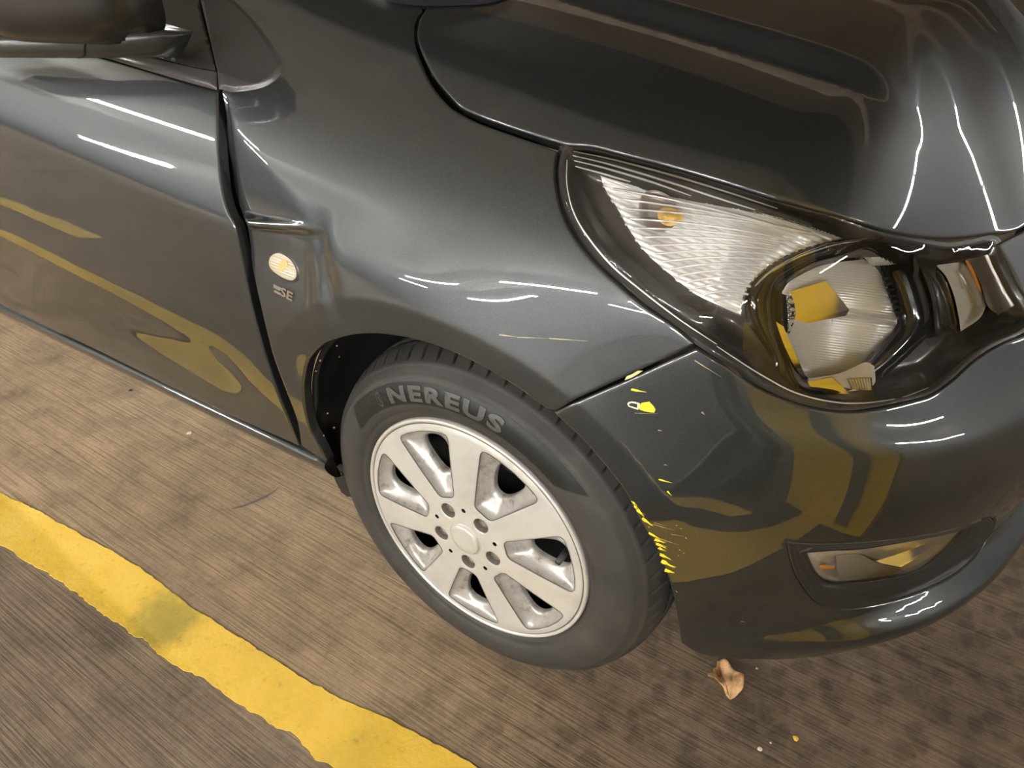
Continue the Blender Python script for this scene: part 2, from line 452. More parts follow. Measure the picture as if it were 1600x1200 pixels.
# ================================================================== SETTING
def concrete_mat(name, base, dark, light, groove=True, ang=4.0, wear=1.0):
    m = mat(name, base, .82, spec=.25); nt, lk, b = nodes(m); v = objco(nt)
    big = noise(nt, lk, v, 2.2, 6, .62); mid = noise(nt, lk, v, 11, 6, .65); fine = noise(nt, lk, v, 120, 4, .7)
    c1 = ramp(nt, lk, big.outputs[0], [(.30, dark), (.52, base), (.72, light)])
    c2 = ramp(nt, lk, mid.outputs[0], [(.30, (.62, .61, .60)), (.5, (.96, .95, .94)), (.72, (1.14, 1.11, 1.06))])
    col = mixc(nt, lk, 1.0, c1.outputs[0], c2.outputs[0], 'MULTIPLY')
    c3 = ramp(nt, lk, fine.outputs[0], [(.28, (.70, .69, .68)), (.5, (1, 1, 1)), (.75, (1.16, 1.15, 1.13))])
    col = mixc(nt, lk, .75, col, c3.outputs[0], 'MULTIPLY')
    h = fine.outputs[0]
    if groove:
        gv = mapping(nt, lk, v, (5, 210, 1), (0, 0, -math.radians(ang)))
        g = noise(nt, lk, gv, 1.0, 3, .55, .25)
        gv2 = mapping(nt, lk, v, (2.2, 70, 1), (0, 0, -math.radians(ang)))
        g2 = noise(nt, lk, gv2, 1.0, 4, .6, .3)
        gc = ramp(nt, lk, g.outputs[0], [(.34, (.56, .54, .52)), (.47, (.97, .96, .95)), (.66, (1.20, 1.17, 1.12))])
        gc2 = ramp(nt, lk, g2.outputs[0], [(.30, (.66, .64, .62)), (.40, (1, 1, 1)), (.7, (1.06, 1.05, 1.03))])
        vary = ramp(nt, lk, mid.outputs[0], [(.35, (.35, .35, .35)), (.65, (1, 1, 1))])
        col = mixc(nt, lk, vary.outputs[0], col, mixc(nt, lk, 1.0, col, gc.outputs[0], 'MULTIPLY'))
        col = mixc(nt, lk, .8, col, gc2.outputs[0], 'MULTIPLY')
        hm = nt.new('ShaderNodeMath'); hm.operation = 'ADD'; lk.new(g.outputs[0], hm.inputs[0]); lk.new(g2.outputs[0], hm.inputs[1])
        h = hm.outputs[0]
        # dark round oil and water spots
        vo = nt.new('ShaderNodeTexVoronoi'); vo.inputs['Scale'].default_value = 26; vo.inputs['Randomness'].default_value = 1
        wv = noise(nt, lk, v, 30, 3, .6)
        va = nt.new('ShaderNodeVectorMath'); va.operation = 'ADD'; lk.new(v, va.inputs[0])
        vs = nt.new('ShaderNodeVectorMath'); vs.operation = 'SCALE'; vs.inputs['Scale'].default_value = .04; lk.new(wv.outputs['Color'], vs.inputs[0])
        lk.new(vs.outputs[0], va.inputs[1]); lk.new(va.outputs[0], vo.inputs['Vector'])
        sp = ramp(nt, lk, vo.outputs['Distance'], [(.30, (.60, .60, .60)), (.52, (1, 1, 1))])
        # the spots gather in a few worn places (in front of the wheel)
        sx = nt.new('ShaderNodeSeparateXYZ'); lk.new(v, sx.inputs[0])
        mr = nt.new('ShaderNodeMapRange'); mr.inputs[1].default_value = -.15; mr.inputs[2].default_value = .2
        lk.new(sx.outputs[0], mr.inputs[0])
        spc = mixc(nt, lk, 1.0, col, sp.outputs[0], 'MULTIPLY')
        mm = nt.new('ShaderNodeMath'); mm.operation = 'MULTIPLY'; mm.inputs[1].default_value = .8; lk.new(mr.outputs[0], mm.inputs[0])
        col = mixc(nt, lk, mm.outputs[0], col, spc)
    if groove:
        # beyond the painted line another pour: greyer and darker; darker towards the front of the bay
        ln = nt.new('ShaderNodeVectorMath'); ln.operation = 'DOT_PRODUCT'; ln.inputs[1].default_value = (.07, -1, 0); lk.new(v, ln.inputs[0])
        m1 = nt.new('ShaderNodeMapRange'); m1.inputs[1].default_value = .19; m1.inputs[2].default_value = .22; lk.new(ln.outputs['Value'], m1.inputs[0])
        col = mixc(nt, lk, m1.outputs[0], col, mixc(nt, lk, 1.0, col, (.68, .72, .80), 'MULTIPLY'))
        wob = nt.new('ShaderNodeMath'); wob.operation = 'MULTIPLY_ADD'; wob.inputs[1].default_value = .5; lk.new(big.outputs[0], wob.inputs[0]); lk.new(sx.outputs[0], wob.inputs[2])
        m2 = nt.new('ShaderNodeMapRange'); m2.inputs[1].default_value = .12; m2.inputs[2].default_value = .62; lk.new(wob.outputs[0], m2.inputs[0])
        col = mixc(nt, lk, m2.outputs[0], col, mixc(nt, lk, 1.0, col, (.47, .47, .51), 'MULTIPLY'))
    lk.new(col, b.inputs['Base Color'])
    bump(nt, lk, h, .55, .0022 if groove else .004, b)
    return m
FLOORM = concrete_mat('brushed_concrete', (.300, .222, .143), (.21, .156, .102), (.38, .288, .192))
CEILM = concrete_mat('ceiling_concrete', (.74, .73, .71), (.64, .63, .61), (.80, .79, .77), groove=False)
WALLM = concrete_mat('wall_concrete', (.30, .29, .28), (.24, .23, .22), (.36, .35, .34), groove=False)

def grid_plane(name, x0, x1, y0, y1, z, m, up=True):
    f = [(0, 1, 2, 3)] if up else [(3, 2, 1, 0)]
    return struct(mesh(name, [(x0, y0, z), (x1, y0, z), (x1, y1, z), (x0, y1, z)], f, m, None, False))
FX0, FX1, FY0, FY1, CZ = -14, 14, -11, 14, 2.55
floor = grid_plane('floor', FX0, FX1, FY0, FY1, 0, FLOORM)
ceiling = grid_plane('ceiling', FX0, FX1, FY0, 1.0, CZ, CEILM, False)
CEILB = concrete_mat('raw_ceiling_concrete', (.42, .33, .25), (.32, .25, .19), (.50, .40, .31), groove=False)
ceiling_raw = grid_plane('ceiling_raw', FX0, FX1, 1.0, FY1, CZ, CEILB, False)
def wall(name, a, b):
    (x0, y0), (x1, y1) = a, b
    o = mesh(name, [(x0, y0, 0), (x1, y1, 0), (x1, y1, CZ), (x0, y0, CZ)], [(0, 1, 2, 3)], WALLM, None, False); struct(o); return o
wall('wall_front', (FX1, FY0), (FX1, FY1)); wall('wall_rear', (FX0, FY1), (FX0, FY0))
wall('wall_right', (FX0, FY0), (FX1, FY0)); wall('wall_left', (FX1, FY1), (FX0, FY1))
# concrete beams under the ceiling (seen only mirrored in the hood)
for k, y in enumerate((1.9, 2.9, 4.9, 6.9, 8.9)):
    bm = bmesh.new(); bx(bm, (-3.5, y, CZ-.09), (11, .22, .18)); bmobj('ceiling_beam' if k == 0 else 'ceiling_beam.%03d' % k, bm, CEILB, ceiling_raw, False)

# yellow floor paint: thin worn sheets on the concrete
def yellow_mat():
    m = mat('yellow_floor_paint', (.80, .50, .02), .55); nt, lk, b = nodes(m); v = objco(nt)
    big = noise(nt, lk, v, 5, 5, .6); mid = noise(nt, lk, v, 38, 6, .7); fine = noise(nt, lk, v, 170, 5, .75)
    c = ramp(nt, lk, big.outputs[0], [(.34, (.60, .41, .05)), (.50, (.76, .49, .055)), (.66, (.80, .55, .10))])
    d = ramp(nt, lk, mid.outputs[0], [(.28, (.62, .60, .55)), (.42, (1, 1, 1)), (.70, (1, 1, 1)), (.85, (1.05, 1.05, 1.3))])
    col = mixc(nt, lk, .8, c.outputs[0], d.outputs[0], 'MULTIPLY')
    e = ramp(nt, lk, fine.outputs[0], [(.26, (.25, .22, .16)), (.33, (1, 1, 1))])
    col = mixc(nt, lk, .9, col, e.outputs[0], 'MULTIPLY')
    # khaki oil stain on the middle of the line
    sc = floor_pt(262, 968)
    dv = nt.new('ShaderNodeVectorMath'); dv.operation = 'DISTANCE'; dv.inputs[1].default_value = (sc[0], sc[1], 0); lk.new(v, dv.inputs[0])
    ad = nt.new('ShaderNodeMath'); ad.operation = 'MULTIPLY_ADD'; ad.inputs[1].default_value = .09; lk.new(mid.outputs[0], ad.inputs[0]); lk.new(dv.outputs['Value'], ad.inputs[2])
    st = nt.new('ShaderNodeMapRange'); st.inputs[1].default_value = .125; st.inputs[2].default_value = .085; lk.new(ad.outputs[0], st.inputs[0])
    col = mixc(nt, lk, st.outputs[0], col, mixc(nt, lk, 1.0, col, (.60, .66, .75), 'MULTIPLY'))
    lk.new(col, b.inputs['Base Color'])
    bump(nt, lk, mid.outputs[0], .5, .003, b); return m
YELLOW = yellow_mat()
def ragged_strip(name, top, bot, amp_t, amp_b, seed, m=None, parent=floor, z=.0016):
    """painted line between two floor polylines (x,y), with torn edges"""
    rng = np.random.RandomState(seed)
    def edge(pl, amp):
        p = spline(pl, .004); n = len(p)
        t = np.gradient(p, axis=0); t /= np.linalg.norm(t, axis=1, keepdims=True)
        nrm = np.stack([-t[:, 1], t[:, 0]], 1)
        r = np.zeros(n)
        for wl, a in ((37, 1.), (13, .6), (5, .45), (2, .32)):
            k = np.arange(0, n+2*wl, wl); vals = rng.randn(len(k)); r += a*np.interp(np.arange(n), k, vals)
        return p+nrm*(r*amp)[:, None]
    a, b = edge(top, amp_t), edge(bot, amp_b)
    n = max(len(a), len(b)); ia = np.linspace(0, len(a)-1, n); ib = np.linspace(0, len(b)-1, n)
    A = np.stack([np.interp(ia, np.arange(len(a)), a[:, k]) for k in (0, 1)], 1)
    B = np.stack([np.interp(ib, np.arange(len(b)), b[:, k]) for k in (0, 1)], 1)
    V, Fc = [], []
    for i in range(n):
        for t in (0, .33, .67, 1):
            p = A[i]*(1-t)+B[i]*t; V.append((p[0], p[1], z))
    for i in range(n-1):
        for j in range(3):
            q = i*4+j; Fc.append((q, q+1, q+5, q+4))
    top_n = len(Fc)
    for E2 in (A, B):                                   # skirt down to the concrete
        o0 = len(V)
        for p in E2: V += [(p[0], p[1], z), (p[0], p[1], .0001)]
        Fc += [(o0+2*i, o0+2*i+1, o0+2*i+3, o0+2*i+2) for i in range(n-1)]
    o = mesh(name, V, Fc, m or YELLOW, parent, False)
    # faces up
    if sum(p.normal.z for p in o.data.polygons) < 0: o.data.flip_normals()
    return o
tp = [floor_pt(u, v)[:2] for u, v in [(-500, 515), (-200, 670), (0, 770), (120, 834), (240, 905), (300, 950), (400, 1012), (520, 1085), (600, 1120), (700, 1172), (800, 1232), (1000, 1340)]]
bt = [floor_pt(u, v)[:2] for u, v in [(-500, 570), (-200, 745), (0, 856), (80, 905), (170, 965), (200, 985), (260, 1025), (330, 1073), (400, 1125), (455, 1155), (480, 1180), (560, 1222), (700, 1310), (900, 1440)]]
tp.append(np.array([2.4, tp[-1][1]+.075*(2.4-tp[-1][0])])); bt.append(np.array([2.4, tp[-1][1]-.10]))
ragged_strip('painted_line', tp, bt, .0016, .0029, 3)
# further lines of the bay, outside the frame but mirrored in the door and the bumper
ragged_strip('painted_line.001', [(-6, -.74), (-2.2, -.66)], [(-6, -.81), (-2.15, -.73)], .003, .003, 5)
ragged_strip('painted_line.002', [(.70, -.30), (.74, -1.6)], [(.77, -.30), (.81, -1.6)], .003, .003, 6)

# long crack repaired with grey mortar
GREY = mat('grey_mortar', (.10, .095, .09), .85)
cr = [floor_pt(u, v)[:2] for u, v in [(362, 795), (380, 791), (400, 783), (420, 774), (434, 764), (440, 758)]]
wd = [.001, .004, .005, .006, .005, .001]
V, Fc = [], []
for (p, wv) in zip(cr, wd): V += [(p[0]-.2*wv, p[1]+wv, .0009), (p[0]+.2*wv, p[1]-wv, .0009)]
for i in range(len(cr)-1): Fc.append((2*i, 2*i+1, 2*i+3, 2*i+2))
o = mesh('mortar_patch', V, Fc, GREY, floor, False); o['label'] = 'small grey mortar streak in the concrete'

# yellow column in front of the car, seen mirrored in bumper and lamp
YCOL = mat('yellow_column_paint', (.85, .54, .015), .45)
def ycol():
    bm = bmesh.new(); bx(bm, (1.10, -.09, CZ/2), (.42, .42, CZ-.001), .012)
    o = bmobj('column_yellow', bm, [YCOL], None, False); struct(o); return o
column = ycol()
bm = bmesh.new(); bx(bm, (.886, -.01, 1.2), (.012, .05, 2.3)); bmobj('cable_duct', bm, GREY, column, False)

# fluorescent tubes
def emis(name, col, s):
    m = bpy.data.materials.new(name); m.use_nodes = True; nt = m.node_tree.nodes; nt.clear()
    e = nt.new('ShaderNodeEmission'); e.inputs[0].default_value = (*col, 1); e.inputs[1].default_value = s
    o = nt.new('ShaderNodeOutputMaterial'); m.node_tree.links.new(e.outputs[0], o.inputs[0]); return m
TUBEM = emis('lit_tube', (1.0, .985, .945), TUBE_STRENGTH)
TUBEDIM = emis('dim_lit_tube', (1.0, .985, .945), TUBE_STRENGTH*.30)
FIXM = mat('white_fixture', (.7, .7, .68), .5)
ORD = ['first', 'second', 'third', 'fourth', 'fifth', 'sixth']
def tube_light(x, y, ang, n, lab, z=CZ-.30, L=1.5):
    t = thing('tube_light', lab, 'light', (x, y, z), 'ceiling tube lights')
    t.rotation_euler = (0, 0, ang)
    bm = bmesh.new(); bx(bm, (0, 0, .045), (L, .12, .05), .006); bmobj('fixture', bm, FIXM, t, False)
    bm = bmesh.new()
    bmesh.ops.create_cone(bm, segments=12, radius1=.017, radius2=.017, depth=L-.06, cap_ends=True, matrix=Matrix.Rotation(math.pi/2, 4, 'Y'))
    bmobj('tube', bm, TUBEM if z > 2.1 else TUBEDIM, t)
    bm = bmesh.new(); bx(bm, (-L*.3, 0, .07+(CZ-z-.07)/2), (.01, .01, CZ-z-.07)); bmobj('hanger', bm, FIXM, t, False)
    bm = bmesh.new(); bx(bm, (L*.3, 0, .07+(CZ-z-.07)/2), (.01, .01, CZ-z-.07)); bmobj('hanger', bm, FIXM, t, False)
    return t
H90 = math.pi/2
LAB = ['white tube light hanging nearest to the car door', 'white tube light mirrored second in the car door']
LAB += ['%s white tube light from the rear in the row across the lane' % q for q in ORD[:4]]
LAB += ['%s white tube light from the rear in the far wall row' % q for q in ORD[:4]]
LAB += ['low dim tube light before the pale crossbeam, nearest the car', 'low dim tube light before the pale crossbeam, middle of three', 'low dim tube light before the pale crossbeam, farthest from the car']
LAB += ['white tube light under raw concrete between the first beams']  # this tube is added to brighten the ceiling past the duct
LAB += ['white tube light ahead of the yellow column, right of the car', 'white tube light ahead of the yellow column, left of the car', 'white tube light over the lane beyond the person']  # the lane tube is added to brighten the floor
for k, (x, y, a) in enumerate([(-4.9, -2.85, 0), (-7.2, -4.6, 0), (-3.4, -5.1, 0), (-1.2, -5.1, 0), (1.0, -5.1, 0), (3.2, -5.1, 0),
                               (-5.6, -7.6, 0), (-2.6, -7.6, 0), (.4, -7.6, 0), (3.4, -7.6, 0),
                               (3.3, 4.5, 0), (4.85, 4.5, 0), (6.4, 4.5, 0), (-3.2, 2.6, 0), (7.8, -.6, H90), (7.8, 1.4, H90), (4.4, -1.9, H90)]):
    tube_light(x, y, a, k, LAB[k], 2.05 if y == 4.5 else CZ-.30)
# dark duct added over the parked car, to darken what the hood mirrors
DUCT = mat('dark_duct_sheet', (.035, .034, .033), .6)
bm = bmesh.new(); bx(bm, (-1, .72, 2.22), (14, .76, .30), .02); duct = bmobj('ventilation_duct', bm, DUCT, None, False)
tag(duct, 'dark sheet metal ventilation duct under the ceiling above the car', 'duct')
# white painted beam with a blue sign at the far side of the lane
WHITEP = mat('pale_beam_paint', (.20, .195, .185), .6)
bm = bmesh.new(); bx(bm, (5.0, 5.0, 2.33), (6.4, .30, .43), .01); bmobj('crossbeam', bm, WHITEP, ceiling, False)
bm = bmesh.new(); bx(bm, (2.7, 4.84, 2.32), (.7, .01, .18)); bmobj('blue_sign', bm, mat('blue_sign_paint', (.03, .10, .45), .4), ceiling, False)
# ================================================================== CAR
car = thing('car', 'dark grey metallic hatchback with a dented right front fender parked beside the yellow line', 'car', (0, 0, 0))

gapL = [(340, 142), (339.5, 196), (340.5, 245), (346.5, 297), (355, 329), (366, 353), (376, 395), (386, 445), (395.5, 487), (413, 550), (430.5, 603), (451.5, 659), (467, 697)]
gapR = [(345, 143), (352, 175), (354, 210), (356, 232), (362, 262), (367, 297), (376, 329), (384, 350), (389, 372), (394, 420), (406, 475), (418, 525), (428, 562), (446, 610), (464, 659), (470, 696)]
sill_top = [(350, 645), (245, 594), (140, 542), (60, 507), (-60, 455), (-320, 345)]
arch_f = [(514, 722), (501, 702), (493, 687), (485, 673), (478, 648), (474, 612), (476, 587), (482.5, 562.5), (501, 541), (522.5, 531), (547.5, 524.4), (572.5, 522), (597.5, 522.5), (644, 530), (692.5, 544.6), (748.5, 570), (810, 606.8), (861, 640.5)]
arch_b = [(865, 645.5), (900.5, 677.8), (930.5, 710), (957.5, 743), (980, 774.5), (1008, 828), (1030, 867), (1043, 901), (1054, 940), (1060, 975), (1064, 1005)]
seam_f = [(861, 640.5), (899, 624.5), (976, 590), (1048, 557), (1084, 539)]
seam_b = [(865, 645.5), (901, 628.5), (978, 595), (1050.5, 562), (1088, 545)]
lamp_fend = [(1084, 536), (1050, 507), (1008, 479), (969.5, 447), (927.5, 408), (899.5, 373), (878.5, 334), (869, 295), (867, 260), (872, 236)]
hood_fend = [(871, 235), (850, 227), (800, 210), (750, 192), (720, 177), (700, 163), (675, 133), (657.5, 95), (647.5, 65), (647.5, 37.5), (653, 22), (660, 12)]
hood_edge = [(667, 12), (656, 28), (652, 45), (651.5, 58), (660, 85), (677.5, 119), (700, 147), (720, 167), (750, 181), (800, 199), (850, 215), (884, 225)]
lens_top = [(885, 230), (927, 233), (980, 247), (1050, 265), (1120, 285.5), (1172, 303), (1225, 320), (1295, 338.5), (1347, 357), (1378, 367), (1427, 379), (1479, 388), (1514, 384.5), (1553, 377.5)]
lens_right = [(1572, 412), (1591, 449), (1604, 470), (1614, 494)]
lens_bot = [(1600, 515.5), (1571, 528.5), (1542, 544), (1514, 564), (1485, 590), (1456, 612), (1427.5, 620), (1370, 632.5), (1324, 638), (1278, 633.4), (1226, 619), (1177, 593), (1155, 572), (1106, 540), (1064, 511), (1022, 480), (980, 444), (941.5, 409), (910, 371), (889, 332), (878.5, 300), (876, 264), (880, 240)]
hood_front = [(893, 226), (927, 228.5), (980, 242), (1050, 260), (1120, 280.5), (1172, 297), (1225, 314), (1301, 335), (1358, 353), (1404, 365), (1456, 372), (1499, 372), (1542, 366.5), (1600, 355)]
bump_top = [(1088, 545), (1120, 564), (1140, 576), (1180, 604), (1226, 624), (1269, 637), (1324, 643), (1370, 638.5), (1427.5, 626), (1456, 617), (1487, 596), (1516, 570), (1544, 550), (1573, 534), (1603, 521), (1620, 494), (1609, 470), (1596, 449), (1578, 412), (1560, 381)]
fog_out = [(1229, 847), (1270, 850), (1350, 847.5), (1433, 838), (1496, 825), (1541, 809), (1552, 813), (1550, 828), (1538, 850), (1517, 877), (1475, 907), (1412, 934), (1350, 950), (1308, 952), (1279, 944), (1257, 922), (1240, 890)]

# ---- body panels
fender_ol = gapR+[(512, 725)]+arch_f[1:-1]+seam_f+lamp_fend+hood_fend+[(640, -40), (560, -90), (420, -80), (340, -40), (352, 60), (352, 130)]
panel('front_fender', fender_ol, FENDER, PAINT, car, spacing=.0048, hem=.014, corners=(0, len(gapR)-1, len(gapR), len(gapR)+len(arch_f)-2, len(gapR)+len(arch_f)+3))
door_ol = gapL+sill_top+[(-320, -70), (0, 46), (164, 92), (245, 116), (297, 131)]
panel('front_door', door_ol, BODY, PAINT, car, spacing=.009, hem=.014, corners=(0, len(gapL)-1, len(gapL)+len(sill_top)-1, len(gapL)+len(sill_top)))
def top(x, y):
    lo, hi = .3, 1.4
    for _ in range(40):
        m = (lo+hi)/2
        if BODY(np.array([x, y, m])) < 0: lo = m
        else: hi = m
    return (x, y, lo)
hood_ol = hood_edge+hood_front+[top(.555, .60), top(.575, .765), top(.555, .93), top(.47, 1.22), top(.10, 1.44), top(-.16, 1.38), top(-.34, 1.1), top(-.40, .765), top(-.33, .42), top(-.22, .24)]
panel('hood', hood_ol, BODY, PAINT, car, spacing=.010, hem=.014, corners=(0, len(hood_edge)-1), px_step=6)
def at_height(P, z=.182):
    o_ = np.array([.0, .55]); d_ = np.array([P[0], P[1]])-o_; d_ /= np.linalg.norm(d_); lo, hi = .1, 1.6
    for _ in range(40):
        m = (lo+hi)/2; q = o_+d_*m
        if BODY(np.array([q[0], q[1], z])) < 0: lo = m
        else: hi = m
    return (o_[0]+d_[0]*lo, o_[1]+d_[1]*lo, z)
bump_ol = seam_b[:0]+arch_b+[at_height(floor_pt(u, v, .182)) for u, v in [(1100, 1020), (1183, 1031), (1246, 1031), (1308, 1022), (1392, 997), (1475, 960), (1537, 918), (1600, 868)]]+[(.700, .60, .20), (.712, .765, .20), (.700, .95, .20), (.67, .98, .40), (.63, .96, .60), top(.570, .93), top(.590, .765), top(.570, .60), (1600, 361)]+bump_top[::-1]+seam_b[1:-1][::-1]
fog_hole = fog_out
nb = len(arch_b)
panel('front_bumper', bump_ol, BODY, PAINT, car, spacing=.0065, hem=.014, holes=[(fog_hole, (0,))], corners=(0, nb-1, len(bump_ol)-len(seam_b)+1, len(bump_ol)-len(seam_b)-len(bump_top)+2))

# ---- sill below the door, with a rolled top edge
sill_up = [(512, 726), (467, 700), (350, 647), (245, 596), (140, 544), (60, 509)]
P_up = to3d(BODY, sill_up)
fy, fz = np.polyfit(P_up[:, 0], P_up[:, 1], 1), np.polyfit(P_up[:, 0], P_up[:, 2], 1)
sprof = [(.012, .004), (.002, .003), (-.004, .0005), (-.0062, -.004), (-.0058, -.010), (-.002, -.019), (.004, -.030), (.012, -.040), (.024, -.046)]
V, Fc = [], []; sxs = np.linspace(P_up[0, 0]+.001, -1.75, 60); k = len(sprof)
for x in sxs:
    for dy, dz in sprof: V.append((x, np.polyval(fy, x)+dy, np.polyval(fz, x)+dz))
for i in range(len(sxs)-1):
    for j in range(k-1): Fc.append((i*k+j, i*k+j+1, (i+1)*k+j+1, (i+1)*k+j))
Fc.append(tuple(range(k)))
mesh('sill_panel', V, Fc, PAINT, car)

# ---- wheel-arch liner: the arch outline carried inwards, plus its inner wall
Pa = to3d(BODY, [tuple(p) for p in spline(arch_f+arch_b[1:], 6)])
Pa = np.vstack([[Pa[0]+np.array([.012, .010, -.050]), Pa[0]+np.array([.004, .004, -.03])], Pa])
c2 = np.array([.0, .285])
V, Fc = [], []
prof = [(.010, .006), (.012, -.002), (.03, .012), (.10, .018), (.26, .018)]
for p in Pa:
    d = np.array([p[0], p[2]])-c2; r = np.linalg.norm(d); d /= r
    for dy, dr in prof:
        q = c2+d*(max(r+dr, .302)); V.append((q[0], max(p[1], -.02)+dy, q[1]))
    V.append((c2[0]+d[0]*.1, .27, c2[1]+d[1]*.1))
k = len(prof)+1
for i in range(len(Pa)-1):
    for j in range(k-1): Fc.append((i*k+j, i*k+j+1, (i+1)*k+j+1, (i+1)*k+j))
mesh('wheel_arch_liner', V, Fc, LINER, car)
# small rust and leaf specks caught on the lip are real crumbs
CRUMB = mat('dry_crumb', (.34, .22, .12), .8)
bm = bmesh.new()
for (u, v) in [(588, 524), (516, 547), (491, 570), (484, 586), (520, 564), (503, 652), (513, 675), (497, 687), (488, 684)]:
    P = to3d(BODY, [(u, v)])[0]+np.array([0, .012, 0]); s = random.uniform(.0007, .0016)
    r = bmesh.ops.create_icosphere(bm, subdivisions=1, radius=s, matrix=Matrix.Translation(P))
    for q in r['verts']: q.co += Vector((random.uniform(-1, 1), random.uniform(-1, 1), random.uniform(-1, 1)))*s*.6
o = bmobj('dry_specks', bm, CRUMB, car, False); o['kind'] = 'stuff'

# ---- mud flap behind the wheel
fl = [(514, 731), (522, 724), (534, 722), (541, 728), (543, 745), (549, 762), (554, 776), (544, 779), (533, 771), (524, 755)]
def prism_px(name, ol, y0, th, m, bev=.002, vec=(0, 1, 0), corners=()):
    pts = [plane_pt(u, v, y0) for u, v in ol]; bm = bmesh.new()
    a = [bm.verts.new(p) for p in pts]; f = bm.faces.new(a)
    r = bmesh.ops.extrude_face_region(bm, geom=[f]); 
    for q in r['geom']:
        if isinstance(q, bmesh.types.BMVert): q.co += Vector(vec)*th
    if bev: bmesh.ops.bevel(bm, geom=bm.edges[:], offset=bev, segments=2, affect='EDGES')
    return bmobj(name, bm, m, car, False)
flap = prism_px('mud_flap', fl, .030, .16, BLACK, .003)
bm = bmesh.new(); sp = plane_pt(532, 741, .028)
bmesh.ops.create_cone(bm, segments=14, radius1=.005, radius2=.004, depth=.003, cap_ends=True, matrix=Matrix.Translation(sp) @ Matrix.Rotation(H90, 4, 'X'))
bmobj('screw', bm, mat('rusty_screw', (.12, .06, .035), .6, .5), flap)

# ---- dark inner shell behind the gaps
gx, gy = np.meshgrid(np.arange(-1.55, 1.45, .03), np.arange(-1.3, 1.3, .03))
Q = np.stack([gx, gy], -1); D = az2dir(Q); th = np.hypot(gx, gy)
P = radial(lambda p: body(p)+.028, D)
uv = project(P); lampP = np.array(lens_top+lens_right+lens_bot, float); fogP = np.array(fog_out, float)
bad = (np.hypot(P[..., 0], P[..., 2]-.29) < .375) & (P[..., 1] < .3) & (np.abs(P[..., 0]) < .36)
bad |= (P[..., 2] < .258) | (th > 1.5)
f2 = uv.reshape(-1, 2)
for poly, md in ((lampP, 26), (fogP, 18)):
    b_ = (inside(poly, f2) | (polydist(poly, f2) < md)).reshape(bad.shape); bad |= b_
V = P.reshape(-1, 3); n1 = P.shape[1]; Fc = []
for i in range(P.shape[0]-1):
    for j in range(n1-1):
        if not (bad[i, j] or bad[i+1, j] or bad[i, j+1] or bad[i+1, j+1]):
            q = i*n1+j; Fc.append((q, q+1, q+n1+1, q+n1))
used = sorted({i for f in Fc for i in f}); rm = {a: i for i, a in enumerate(used)}
mesh('inner_body_shell', V[used], [tuple(rm[i] for i in f) for f in Fc], DARK, car)

# ---- cowl strip behind the hood and windscreen base
cw = [(600, 2), (640, 8), (664, 9), (700, 9), (760, 6), (800, -6), (760, -60), (600, -60)]
patch('cowl_panel', cw, mat('cowl_plastic', (.012, .012, .018), .5), car, depth=lambda q, d: -.004-.004*ss(0, 12, d), spacing=6, corners=(0, 5, 6, 7))
patch('hood_gap_seal', [(1595, 350), (1540, 362), (1499, 369), (1456, 369), (1404, 362), (1358, 350), (1225, 312), (1050, 258), (893, 224), (870, 230), (800, 202), (720, 170), (675, 120), (648, 60), (655, 14), (668, 14), (663, 60), (688, 120), (726, 160), (800, 192), (884, 222), (1050, 252), (1225, 304), (1358, 342), (1404, 354), (1456, 361), (1499, 361), (1540, 354), (1595, 342)][::-1], BLACK, car, depth=lambda q, d: np.full(len(q), .016), spacing=12, corners=tuple(range(29)))

# ---- window corner: fixed triangle, door sail, seals
tri = [(312, -6), (364, -2), (402.5, 38.5), (440, 92), (442.5, 108), (431, 125), (409, 137), (368, 143.5), (342, 139), (340, 112)]
OUT = lambda a: (lambda q, d: -a*ss(0, 7, d))
patch('quarter_trim', tri, RUBBERSEAL, car, F=FENDER, depth=lambda q, d: -.005*ss(0, 9, d)-.0005, spacing=4, corners=(0, 1, 8, 9), hem=.006)
inner = [(316, -6), (358, -2), (399, 44), (432, 95), (434, 104), (414, 122), (396, 130), (342, 113)]
patch('quarter_panel', inner, QTRIM, car, F=FENDER, depth=lambda q, d: np.full(len(q), -.0058), spacing=6, corners=(0, 1, 7))
sail = [(240, -20), (308, -10), (337, 110), (296, 103), (245, 90), (150, 60)]
patch('door_sail', sail, QTRIM, car, depth=lambda q, d: np.full(len(q), -.003), spacing=6, corners=tuple(range(6)), hem=.006)
seal = [(-320, -75), (0, 42), (100, 71), (164, 90), (245, 114.5), (297, 129.5), (339, 141), (339, 113), (296, 104), (245, 92), (180, 74), (100, 46), (0, 14), (-320, -100)]
patch('window_seal', seal, RUBBERSEAL, car, depth=lambda q, d: -.001-.006*np.sqrt(np.clip(d/11, 0, 1)), spacing=3.5, corners=(0, 6, 7, 13), hem=.006)
glass = [(-320, -105), (0, 10), (100, 42), (180, 70), (245, 86), (245, -60), (-320, -160)]
patch('door_window', glass, GLASSDARK, car, depth=lambda q, d: np.full(len(q), .01), spacing=14, corners=tuple(range(7)))

